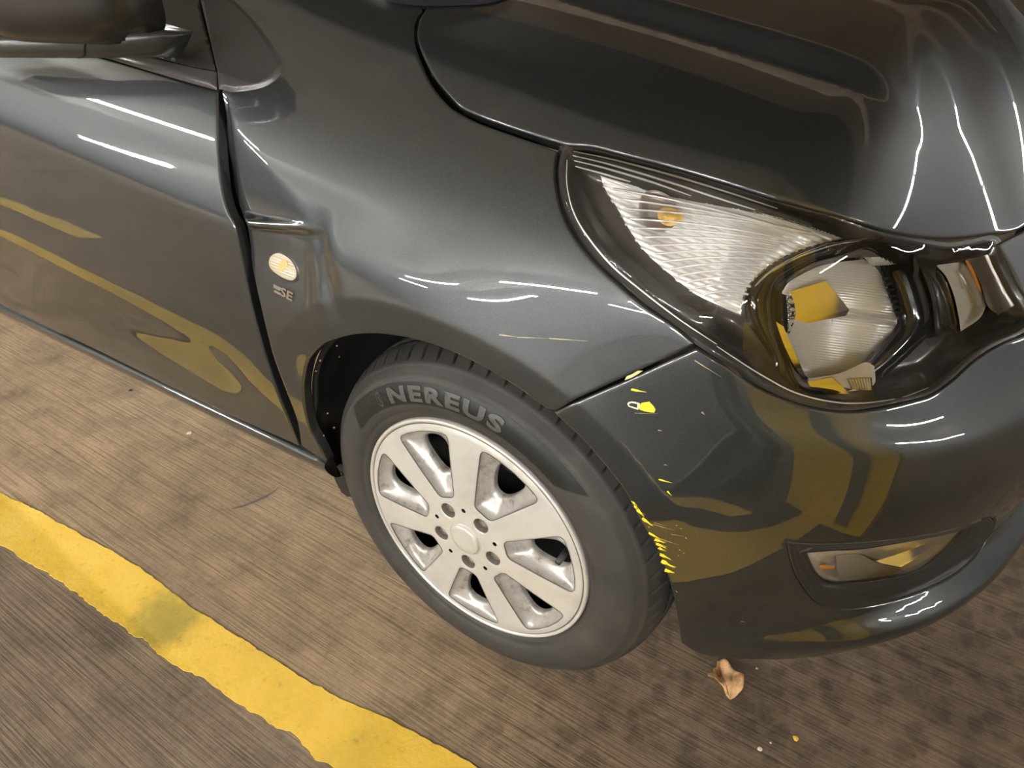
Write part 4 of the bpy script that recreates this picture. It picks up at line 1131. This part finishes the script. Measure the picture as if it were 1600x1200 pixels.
nuts = [circ(pol(.0485, a), .0122, 28) for a in nut_a]; sms = [circ(pol(.0535, a), .0036, 14) for a in sm_a]
outc = circ((0, 0), .1835, 220); capc = circ((0, 0), .0262, 60)
g = np.arange(-.19, .19, .0045); gx, gy = np.meshgrid(g, g); G = np.stack([gx.ravel(), gy.ravel()], 1); G = G[np.hypot(G[:, 0], G[:, 1]) < .180]
d = np.hypot(G[:, 0], G[:, 1])-.0262; kp = d > .002
for h in wins+nuts+sms:
    kp &= ~inside(h, G) & (polydist(h, G) > .0022)
G = G[kp]; ex_ = [offset_loop(h, -.0016) for h in wins]+[offset_loop(h, -.0011) for h in nuts]
V2, T, rmap = cdt_fill(outc, wins+nuts+sms+[capc], np.vstack([G]+ex_))
# small groove line round each window: edge loop drops a little
dw = np.min([polydist(h, V2) for h in wins], axis=0); dn = np.min([polydist(h, V2) for h in nuts], axis=0)
Y = cyv(np.hypot(V2[:, 0], V2[:, 1]))+.0011*(dw < 1e-5)+.0008*(dn < 1e-5)
V = [(p[0], y, WZ+p[1]) for p, y in zip(V2, Y)]
a, b, c = [np.array(V)[T[:, k_]] for k_ in range(3)]
fl = np.cross(b-a, c-a)[:, 1] > 0
Fc = [(t[0], t[2], t[1]) if f else tuple(t) for t, f in zip(T, fl)]
# outer bead
o0 = len(V); beads = [(.1835, -.0010), (.1842, .0004), (.1855, .0006), (.1862, -.0012), (.1880, -.0026), (.1900, -.0022), (.1914, -.0002), (.1917, .004), (.1905, .010)]
nb_ = 220
for r, y in beads: V += [wp(r, 2*math.pi*i/nb_, y) for i in range(nb_)]
for k_ in range(len(beads)-1):
    for i in range(nb_):
        j = (i+1) % nb_; Fc.append((o0+k_*nb_+i, o0+k_*nb_+j, o0+(k_+1)*nb_+j, o0+(k_+1)*nb_+i))
cover = mesh('wheel_cover', V, Fc, COVER, wheel)
# dark line in the bead groove
bm = bmesh.new(); lathe(bm, [(.1836, -.0006), (.1846, -.0001), (.1857, -.0003)], 200); bmobj('cover_groove', bm, GROOVE, wheel)
# scoops: funnels from each window to a hole in the deep
for k_, (c, wv) in enumerate(zip(WC, wins)):
    hq = []
    for q in range(72):
        t_ = 2*math.pi*q/72; u_ = math.copysign(abs(math.cos(t_))**.72, math.cos(t_)); v_ = math.copysign(abs(math.sin(t_))**.72, math.sin(t_))
        r_ = .129+.031*u_; hq.append(pol(r_, c+v_*(.0125+.0145*(u_+1)/2)/r_))
    hole = ccw(np.array(hq))
    # match start points: rotate so that both begin at the same angle about the window centre
    cn = np.array(pol(.128, c))
    def order(p):
        a_ = np.arctan2(p[:, 1]-cn[1], p[:, 0]-cn[0]); return a_
    angs_ = np.linspace(-math.pi, math.pi, 97)[:-1]
    def atang(p):
        a_ = order(p); i_ = np.argsort(a_); a2 = a_[i_]; r2 = np.hypot(*(p[i_]-cn).T)
        a3 = np.concatenate([a2-2*math.pi, a2, a2+2*math.pi]); r3 = np.tile(r2, 3)
        r_ = np.interp(angs_, a3, r3); return cn+np.stack([r_*np.cos(angs_), r_*np.sin(angs_)], 1)
    Aw, Bw = atang(wv), atang(hole)
    st = [(0, .0009, Aw), (.03, .0045, Aw), (.18, .009, None), (.45, .0130, None), (.75, .0165, None), (.93, .019, None), (1., .022, None), (1., .028, None)]
    V, Fc = [], []; n = 96
    for t, dy, _ in st:
        q = Aw*(1-t)+Bw*t
        if t == 0: q = cn+(q-cn)*1.004
        yv = cyv(np.hypot(q[:, 0], q[:, 1])); yh = cyv(np.full(1, .13))[0]
        V += [(p[0], (y_*(1-t)+yh*t)+dy, WZ+p[1]) for p, y_ in zip(q, yv)]
    for s_ in range(len(st)-1):
        for i in range(n):
            j = (i+1) % n; Fc.append((s_*n+i, s_*n+j, (s_+1)*n+j, (s_+1)*n+i))
    mesh('window_scoop' if k_ == 0 else 'window_scoop.%03d' % k_, V, Fc, SCOOP, wheel)
    # fine dirty groove line round the window
    V, Fc = [], []; n = len(wv); oo = offset_loop(wv, -.0009)
    for q, dy in ((oo, -.00015), (wv, .0001), (wv, .0016)):
        V += [(p[0], cy(float(np.hypot(*p)))+dy, WZ+p[1]) for p in q]
    for s_ in range(2):
        for i in range(n):
            j = (i+1) % n; Fc.append((s_*n+i, s_*n+j, (s_+1)*n+j, (s_+1)*n+i))
    mesh('window_edge' if k_ == 0 else 'window_edge.%03d' % k_, V, Fc, GROOVE, wheel)
# centre cap
bm = bmesh.new(); rg = lathe(bm, [(.0262, -.0125), (.0256, -.0118), (.0250, -.0120), (.0246, -.0160), (.0232, -.0172), (.015, -.0174), (.002, -.0175)], 60); bm.faces.new(rg[-1])
bmobj('centre_cap', bm, COVER, wheel)
bm = bmesh.new(); lathe(bm, [(.0273, cy(.0273)-.0002), (.0262, -.0118), (.0256, -.0112)], 60); bmobj('cap_groove', bm, GROOVE, wheel)
RECESS = mat('recess_dirt', (.16, .14, .115), .6)  # lug recesses coloured darker than the cover face
# lug recesses and nuts
for k_, a in enumerate(nut_a):
    cx, cz = pol(.0485, a); y0 = cy(.0485)
    bm = bmesh.new(); rr = []
    for r, dy in [(.0122, .0008), (.0117, .003), (.0108, .012), (.0102, .020), (.001, .0205)]:
        rr.append([bm.verts.new((cx+r*math.cos(2*math.pi*i/28), y0+dy, WZ+cz+r*math.sin(2*math.pi*i/28))) for i in range(28)])
    for p, q in zip(rr, rr[1:]):
        for i in range(28): bm.faces.new((p[i], p[(i+1) % 28], q[(i+1) % 28], q[i]))
    bmobj('lug_recess' if k_ == 0 else 'lug_recess.%03d' % k_, bm, RECESS, wheel)
    bm = bmesh.new(); rr = []
    for r, dy, seg in [(.0088, .020, 6), (.0088, .008, 6), (.0080, .0064, 6), (.0045, .0060, 6), (.0042, .0075, 6)]:
        rr.append([bm.verts.new((cx+r*math.cos(2*math.pi*i/seg+.3), y0+dy, WZ+cz+r*math.sin(2*math.pi*i/seg+.3))) for i in range(seg)])
    for p, q in zip(rr, rr[1:]):
        for i in range(6): bm.faces.new((p[i], p[(i+1) % 6], q[(i+1) % 6], q[i]))
    bm.faces.new(rr[-1])
    bmobj('lug_nut' if k_ == 0 else 'lug_nut.%03d' % k_, bm, NUT, wheel, False)
# valve and brake caliper glimpsed through the holes
bm = bmesh.new(); vp = wp(.150, rad(12), .012)
bmesh.ops.create_cone(bm, segments=14, radius1=.0052, radius2=.0045, depth=.032, cap_ends=True, matrix=Matrix.Translation(vp) @ Matrix.Rotation(H90, 4, 'X'))
bmobj('valve_stem', bm, mat('valve_rubber', (.03, .03, .03), .5), wheel)
bm = bmesh.new(); cpt = wp(.128, rad(66), .058); bx(bm, cpt, (.075, .03, .05), .012)
bmobj('brake_caliper', bm, mat('caliper_metal', (.16, .15, .14), .45, .6), wheel)
# ================================================================== SCRAPES OF YELLOW PAINT ON THE CAR
SCR = mat('scraped_yellow_paint', (.72, .64, .03), .6); SCW = mat('scraped_primer', (.62, .60, .48), .6); SCL = mat('fine_scratch', (.42, .36, .20), .6)
rs = np.random.RandomState(11)
def scrape(ol, m, idx, off=.0004):
    D = rays(np.array(ol, float)); H_, ok = march(BODY, CAM, D, n=220); N_ = grad(BODY, H_); V = H_+N_*off
    return V
SN = [0]
def add_scrape(name, polys, m):
    V, Fc = [], []
    for ol in polys:
        W = scrape(ol, m, 0); o_ = len(V); V += list(W); Fc.append(tuple(range(o_, o_+len(ol))))
    bm = bmesh.new(); vs = [bm.verts.new(v) for v in V]
    for f in Fc: bm.faces.new([vs[i] for i in f])
    bmesh.ops.triangulate(bm, faces=bm.faces[:])
    me = bpy.data.meshes.new(name); bm.to_mesh(me); bm.free(); return link(name, me, m, car, False)
def sliver(a, b, w, jag=.35, n=7):
    a, b = np.array(a, float), np.array(b, float); d = (b-a)/np.linalg.norm(b-a); nn = np.array([-d[1], d[0]]); up, lo = [], []
    for i in range(n+1):
        t = i/n; p = a+(b-a)*t; ww = w*(.55+.45*math.sin(math.pi*min(1, t*1.4+.15)))*(1-.75*t*t)
        up.append(p+nn*ww*(.5+jag*rs.rand()*.6)); lo.append(p-nn*ww*(.5+jag*rs.rand()*.6))
    return [tuple(p) for p in up+lo[::-1]]
Z = lambda x, y: (900+x/4.615, 780+y/4.615)
big = [((440, 72), (492, 122), 13), ((478, 135), (552, 188), 24), ((524, 240), (612, 288), 18), ((568, 288), (642, 312), 20), ((578, 318), (648, 348), 22), ((594, 350), (642, 372), 16),
       ((606, 395), (684, 432), 24), ((616, 442), (694, 482), 30), ((640, 508), (708, 532), 24), ((402, 12), (428, 44), 6), ((420, 45), (446, 66), 7), ((660, 470), (716, 492), 8)]
for k_, (a, b, w_) in enumerate(big):
    o = add_scrape('paint_scrape' if k_ == 0 else 'paint_scrape.%03d' % k_, [sliver(Z(*a), Z(*b), w_/4.615*.8)]+[sliver(Z(a[0]+rs.randint(-6, 14), a[1]+rs.randint(-8, 9)), Z(b[0]+rs.randint(-8, 18), b[1]+rs.randint(-8, 9)), 1.0) for _ in range(3)], SCR)
thin = [((548, 178), (716, 224), 3.2), ((606, 282), (746, 330), 4), ((684, 250), (782, 266), 3), ((560, 168), (650, 190), 2.5), ((720, 186), (734, 190), 4), ((752, 208), (764, 212), 5), ((790, 274), (800, 286), 6), ((742, 362), (760, 368), 4), ((735, 402), (746, 408), 4), ((775, 384), (786, 392), 4), ((520, 196), (535, 204), 5), ((720, 660), (736, 672), 5), ((1188, 878), (1226, 886), 4)]
add_scrape('fine_scratches', [sliver(Z(*a), Z(*b), w_/4.615, .5) for a, b, w_ in thin], SCL)['kind'] = 'stuff'
Y3 = lambda x, y: (860+x/6.667, 620+y/6.667)
add_scrape('paint_scrape.020', [[Y3(*p) for p in [(925, 95), (950, 62), (985, 55), (1030, 48), (1050, 70), (1075, 95), (1096, 130), (1082, 162), (1040, 160), (985, 150), (925, 130)]]], SCR)['label'] = 'round yellow paint mark'
add_scrape('paint_scrape.021', [[Y3(*p) for p in q] for q in ([(800, 75), (812, 54), (850, 46), (890, 52), (930, 66), (925, 82), (880, 68), (840, 62), (818, 76)], [(800, 75), (818, 76), (826, 92), (870, 104), (920, 118), (915, 134), (860, 118), (815, 100)], [(905, 70), (935, 66), (930, 120), (905, 116)])], SCW)['label'] = 'pale ring shaped scrape'
Z8 = lambda x, y: (900+x/2.727, 560+y/2.727)
add_scrape('seam_chip', [[Z8(*p) for p in [(208, 92), (215, 76), (240, 66), (262, 52), (286, 52), (262, 68), (236, 82)]]], mat('chipped_paint', (.55, .50, .24), .6))
for k_, q in enumerate([((235, 132), (300, 143), 3.2), ((352, 515), (410, 530), 2.2), ((388, 565), (408, 585), 2)]): add_scrape('paint_scrape.%03d' % (22+k_), [sliver(Z8(*q[0]), Z8(*q[1]), q[2])], SCR)
add_scrape('fine_scratches.001', [sliver((808, 527), (858, 528.5), 1.1), sliver((858, 528.5), (920, 533), 1.3), sliver((780, 523), (812, 527), 1.5), sliver(Z8(505, 8), Z8(620, 80), 1.4), sliver(Z8(350, 305), Z8(368, 308), 1.6), sliver(Z8(250, 232), Z8(350, 236), .8), sliver(Z8(375, 452), Z8(392, 455), 1.2), sliver(Z8(535, 228), Z8(550, 240), 2.2)], SCL)['kind'] = 'stuff'  # scratches; the sliver below the lamp paints the bumper crease's light line
# dust specks on the paint
# ================================================================== LEAF AND CRUMBS ON THE FLOOR
def leaf_mat():
    m = mat('dry_leaf', (.46, .25, .10), .7); nt, lk, b = nodes(m); v = objco(nt)
    n = noise(nt, lk, v, 70, 5, .65); c = ramp(nt, lk, n.outputs[0], [(.3, (.20, .10, .04)), (.5, (.50, .28, .12)), (.75, (.66, .42, .22))])
    lk.new(c.outputs[0], b.inputs['Base Color']); return m
LEAFM = leaf_mat()
L7 = lambda x, y: (700+x/2.667, 880+y/2.667)
lo = [(1118, 420), (1145, 418), (1175, 448), (1205, 478), (1224, 500), (1222, 545), (1200, 562), (1175, 576), (1158, 560), (1140, 525), (1110, 510), (1078, 492), (1078, 480), (1105, 474), (1100, 460), (1115, 445)]
lp = np.array([floor_pt(*L7(*p))[:2] for p in lo]); lc = lp.mean(0)
leaf = thing('dry_leaf', 'small crumpled brown dry leaf lying on the concrete in front of the bumper', 'leaf', (lc[0], lc[1], 0))
lpd = ccw(spline(lp-lc, .004, True, (0, 4, 7, 11)))
gx, gy = np.meshgrid(np.arange(-.06, .06, .004), np.arange(-.06, .06, .004)); G = np.stack([gx.ravel(), gy.ravel()], 1); G = G[inside(lpd, G)]; G = G[polydist(lpd, G) > .002]
V2, T, _ = cdt_fill(lpd, [], G)
ax = np.array([lp[8]-lp[0]])[0]; ax /= np.linalg.norm(ax); nx = np.array([-ax[1], ax[0]])
def leaf_z(q):
    s, t = q@nx, q@ax
    return .004+.9*np.abs(s)*.55+.003*np.sin(t*160)+.0022*np.sin(s*300+t*60)
Zv = leaf_z(V2); Zv = Zv-Zv.min()+.0008
V = [(p[0], p[1], z) for p, z in zip(V2, Zv)]; a, b, c = [np.array(V)[T[:, i]] for i in range(3)]
fl = np.cross(b-a, c-a)[:, 2] < 0
o = mesh('leaf_blade', V, [(t[0], t[2], t[1]) if f else tuple(t) for t, f in zip(T, fl)], LEAFM, leaf)
md = o.modifiers.new('s', 'SOLIDIFY'); md.thickness = .0006; md.offset = 1
bm = bmesh.new()
vein = [ax*t for t in np.linspace(-.9, .9, 9)*np.ptp((lp-lc)@ax)/2.2]
pr = None
for p in vein:
    z = leaf_z(p[None])[0]-leaf_z(V2).min()+.0022
    cur = [bm.verts.new((p[0]+nx[0]*s, p[1]+nx[1]*s, z)) for s in (-.0008, .0008)]
    if pr: bm.faces.new((pr[0], pr[1], cur[1], cur[0]))
    pr = cur
bmobj('leaf_vein', bm, mat('leaf_vein', (.26, .13, .06), .7), leaf, False)
def crumb(name, label, cat, px, r, m, flat=.4, seed=0, grp=None):
    p = floor_pt(*px); rg_ = np.random.RandomState(seed); bm = bmesh.new()
    bmesh.ops.create_icosphere(bm, subdivisions=2, radius=r)
    for v in bm.verts: v.co *= 1+.45*(rg_.rand()-.4); v.co.z *= flat
    zz = min(v.co.z for v in bm.verts)
    for v in bm.verts: v.co.z -= zz
    o = bmobj(name, bm, m, None, False); o.location = (p[0], p[1], 0); tag(o, label, cat, grp); return o
PALE = mat('pale_chip', (.62, .52, .38), .8); DRK = mat('dark_chip', (.035, .03, .026), .8)
crumb('paint_flake', 'small yellow paint flake on the floor right of the brown leaf', 'debris', (1243, 1154), .0042, YELLOW, .25, 1)
crumb('pale_chip', 'pale beige chip lying left of the yellow flake', 'debris', (1187, 1171), .0036, PALE, .4, 2)
crumb('pale_speck', 'tiny pale speck between bumper edge and yellow flake', 'debris', (1204, 1161), .0016, PALE, .5, 3)
crumb('white_speck', 'tiny white speck on the floor just under the bumper edge', 'debris', (1182, 1045), .0018, PALE, .5, 4)
crumb('dark_twig_crumb', 'black crumb touching the top of the brown leaf', 'debris', (1133, 1036), .006, DRK, .35, 5)
crumb('dark_pebble', 'small dark pebble on the bare floor left of the front wheel', 'debris', (204, 611), .004, DRK, .5, 6)
crumb('pale_pebble', 'pale flat pebble on the floor below the door', 'debris', (296, 677), .006, PALE, .2, 7)
# ================================================================== THE PERSON WITH THE PHONE (stands beside the car, mirrored in the bumper)
SKIN = mat('skin', (.55, .34, .24), .5); CLOTH = mat('dark_jacket_cloth', (.018, .019, .022), .85); JEANS = mat('dark_trouser_cloth', (.014, .015, .018), .85)
SHOE = mat('black_shoe', (.01, .01, .01), .45); HAIR = mat('dark_hair', (.02, .014, .01), .6); EYE = mat('eye_white', (.8, .8, .78), .3); PHONEM = mat('phone_case', (.015, .015, .017), .3)
def skin_mesh(name, chains, m, parent, sub=2):
    """one surface grown over joined chains of (point, radius)"""
    me = bpy.data.meshes.new(name); V, E_, R_ = [], [], []; key = {}
    for ch in chains:
        prev = None
        for p, r in ch:
            k_ = tuple(round(c, 4) for c in p)
            if k_ not in key: key[k_] = len(V); V.append(p); R_.append(r)
            i = key[k_]
            if prev is not None and prev != i: E_.append((prev, i))
            prev = i
    me.from_pydata(V, E_, []); o = bpy.data.objects.new(name, me); COL.objects.link(o)
    sk = o.modifiers.new('skin', 'SKIN'); sk.use_smooth_shade = True; sk.branch_smoothing = .5
    for i, r in enumerate(R_):
        d = me.skin_vertices[0].data[i]; d.radius = (r, r) if not isinstance(r, tuple) else r; d.use_root = (i == 0)
    sb = o.modifiers.new('sub', 'SUBSURF'); sb.levels = sub; sb.render_levels = sub
    dg = bpy.context.evaluated_depsgraph_get(); me2 = bpy.data.meshes.new_from_object(o.evaluated_get(dg)); bpy.data.objects.remove(o)
    me2.materials.clear(); return link(name, me2, m, parent)
person = thing('person', 'person in dark jacket and trousers standing beside the bumper holding a phone', 'person', (0, 0, 0))
fwd = ROT[2]; rgt = ROT[0]; upv = -ROT[1]
PC = CAM-fwd*.016+rgt*.045-upv*.02        # phone centre, its lens corner at the viewpoint
wl = PC-rgt*.088; wr = PC+rgt*.088
pel = (1.00, -0.620, .93); sp1 = (.995, -0.620, 1.08); che = (.965, -0.620, 1.28); nck = (.935, -0.620, 1.44); hd = (.905, -0.620, 1.52)
sL, sR = (.955, -0.450, 1.385), (.955, -0.790, 1.385); eL, eR = (.93, -0.400, 1.12), (.90, -0.870, 1.12)
hL, hR = (1.0, -0.530, .88), (1.0, -0.710, .88); kL, kR = (.965, -0.520, .48), (.955, -0.725, .48); aL, aR = (.985, -0.510, .09), (.975, -0.730, .09)
wrL = tuple(wr+np.array([.05, .015, -.03])); wrR = tuple(wl+np.array([.065, -.045, -.03]))
skin_mesh('body', [[(pel, .12), (sp1, .11), (che, .125), (nck, .05), (hd, .055), ((.885, -0.620, 1.58), .078), ((.875, -0.620, 1.655), .082), ((.88, -0.620, 1.70), .06)],
                   [(pel, .12), (hL, .08), (kL, .052), (aL, .038)], [(pel, .12), (hR, .08), (kR, .052), (aR, .038)],
                   [(che, .125), (sL, .058), (eL, .042), (wrL, .027)], [(che, .125), (sR, .058), (eR, .042), (wrR, .027)]], SKIN, person)
skin_mesh('trousers', [[((1.0, -0.620, 1.06), .150), (pel, .160), (hL, .10), (kL, .073), ((.985, -0.510, .10), .062), ((.985, -0.510, .055), .062)],
                       [(pel, .145), (hR, .10), (kR, .073), ((.975, -0.730, .10), .062), ((.975, -0.730, .055), .062)]], JEANS, person)
def lerp3(a, b, t): return tuple(a[i]*(1-t)+b[i]*t for i in range(3))
skin_mesh('jacket', [[((1.0, -0.620, .84), .185), ((1.0, -0.620, .92), .180), (sp1, .165), (che, .155), ((.945, -0.620, 1.42), .075)],
                     [(che, .155), (sL, .078), (eL, .060), (lerp3(eL, wrL, .88), .042)], [(che, .155), (sR, .078), (eR, .060), (lerp3(eR, wrR, .88), .042)]], CLOTH, person)
for (ax_, ay) in ((.985, -.51), (.975, -.73)):
    skin_mesh('shoe' if ay == -.51 else 'shoe.001', [[((ax_+.035, ay, .045), .042), ((ax_-.03, ay, .047), .047), ((ax_-.11, ay, .040), (.046, .038)), ((ax_-.185, ay, .032), (.034, .028))]], SHOE, person)
# head details
def ball(name, c, r, s, m, parent=person, seg=16):
    bm = bmesh.new(); bmesh.ops.create_uvsphere(bm, u_segments=seg, v_segments=seg//2+2, radius=r, matrix=Matrix.Translation(c) @ Matrix.Diagonal((*s, 1))); return bmobj(name, bm, m, parent)
for i, dy in enumerate((-.032, .032)):
    e_ = ball('eye' if i == 0 else 'eye.001', (.812, -.62+dy, 1.625), .012, (1, 1, 1), EYE, seg=12); ball('iris' if i == 0 else 'iris.001', (.802, -.62+dy, 1.623), .0055, (.6, 1, 1), HAIR, e_, 10)
    ball('ear' if i == 0 else 'ear.001', (.885, -.62+dy*2.55, 1.62), .026, (.6, .3, 1.1), SKIN)
skin_mesh('nose', [[((.800, -0.620, 1.635), .008), ((.785, -0.620, 1.60), .012), ((.800, -0.620, 1.592), .013)]], SKIN, person)
ball('mouth', (.803, -0.620, 1.567), .018, (.4, 1.1, .3), mat('lips', (.42, .17, .14), .5))
bm = bmesh.new(); bmesh.ops.create_uvsphere(bm, u_segments=24, v_segments=14, radius=.098, matrix=Matrix.Translation((.892, -0.620, 1.665)) @ Matrix.Diagonal((1.0, .90, 1.0, 1)))
bmesh.ops.delete(bm, geom=[v for v in bm.verts if v.co.z < 1.60 or (v.co.x < .842 and v.co.z < 1.70)], context='VERTS'); bmobj('hair', bm, HAIR, person)
# phone and hands
ph = thing('phone', 'dark phone held in both hands by the person beside the bumper', 'phone', tuple(PC))
Mph = Matrix(((rgt[0], upv[0], fwd[0]), (rgt[1], upv[1], fwd[1]), (rgt[2], upv[2], fwd[2]))).to_4x4()
bm = bmesh.new(); bx(bm, (0, 0, 0), (.150, .072, .008), .003)
for v in bm.verts: v.co = Mph @ v.co
bmobj('phone_body', bm, PHONEM, ph)
bm = bmesh.new(); bx(bm, (0, 0, -.0043), (.142, .066, .0006))
for v in bm.verts: v.co = Mph @ v.co
bmobj('screen', bm, mat('dark_screen', (.02, .02, .025), .08), ph, False)
def hand(side, wrist, name):
    e_ = PC+rgt*(.075*side); w_ = np.array(wrist); L = lambda a, b, c: tuple(e_+rgt*(a*side)+upv*b+fwd*c)
    palm = L(.035, -.02, -.022); ch = [[(tuple(w_), .026), (palm, .030)]]
    for i, (b0, ln) in enumerate(((.024, .9), (.006, 1.), (-.012, .95), (-.030, .8))):
        ch.append([(palm, .030), (L(.022, b0*1.0-.006, -.006), .0105), (L(.012, b0, .014), .0095), (L(-.012*ln, b0, .0145), .0085), (L(-.030*ln, b0, .0125), .0072)])
    ch.append([(palm, .030), (L(.022, -.040, -.026), .012), (L(.004, -.026, -.022), .0105), (L(-.018, -.014, -.0145), .0092)])
    return skin_mesh(name, ch, SKIN, person, 2)
hand(1, wrL, 'hand'); hand(-1, wrR, 'hand.001')
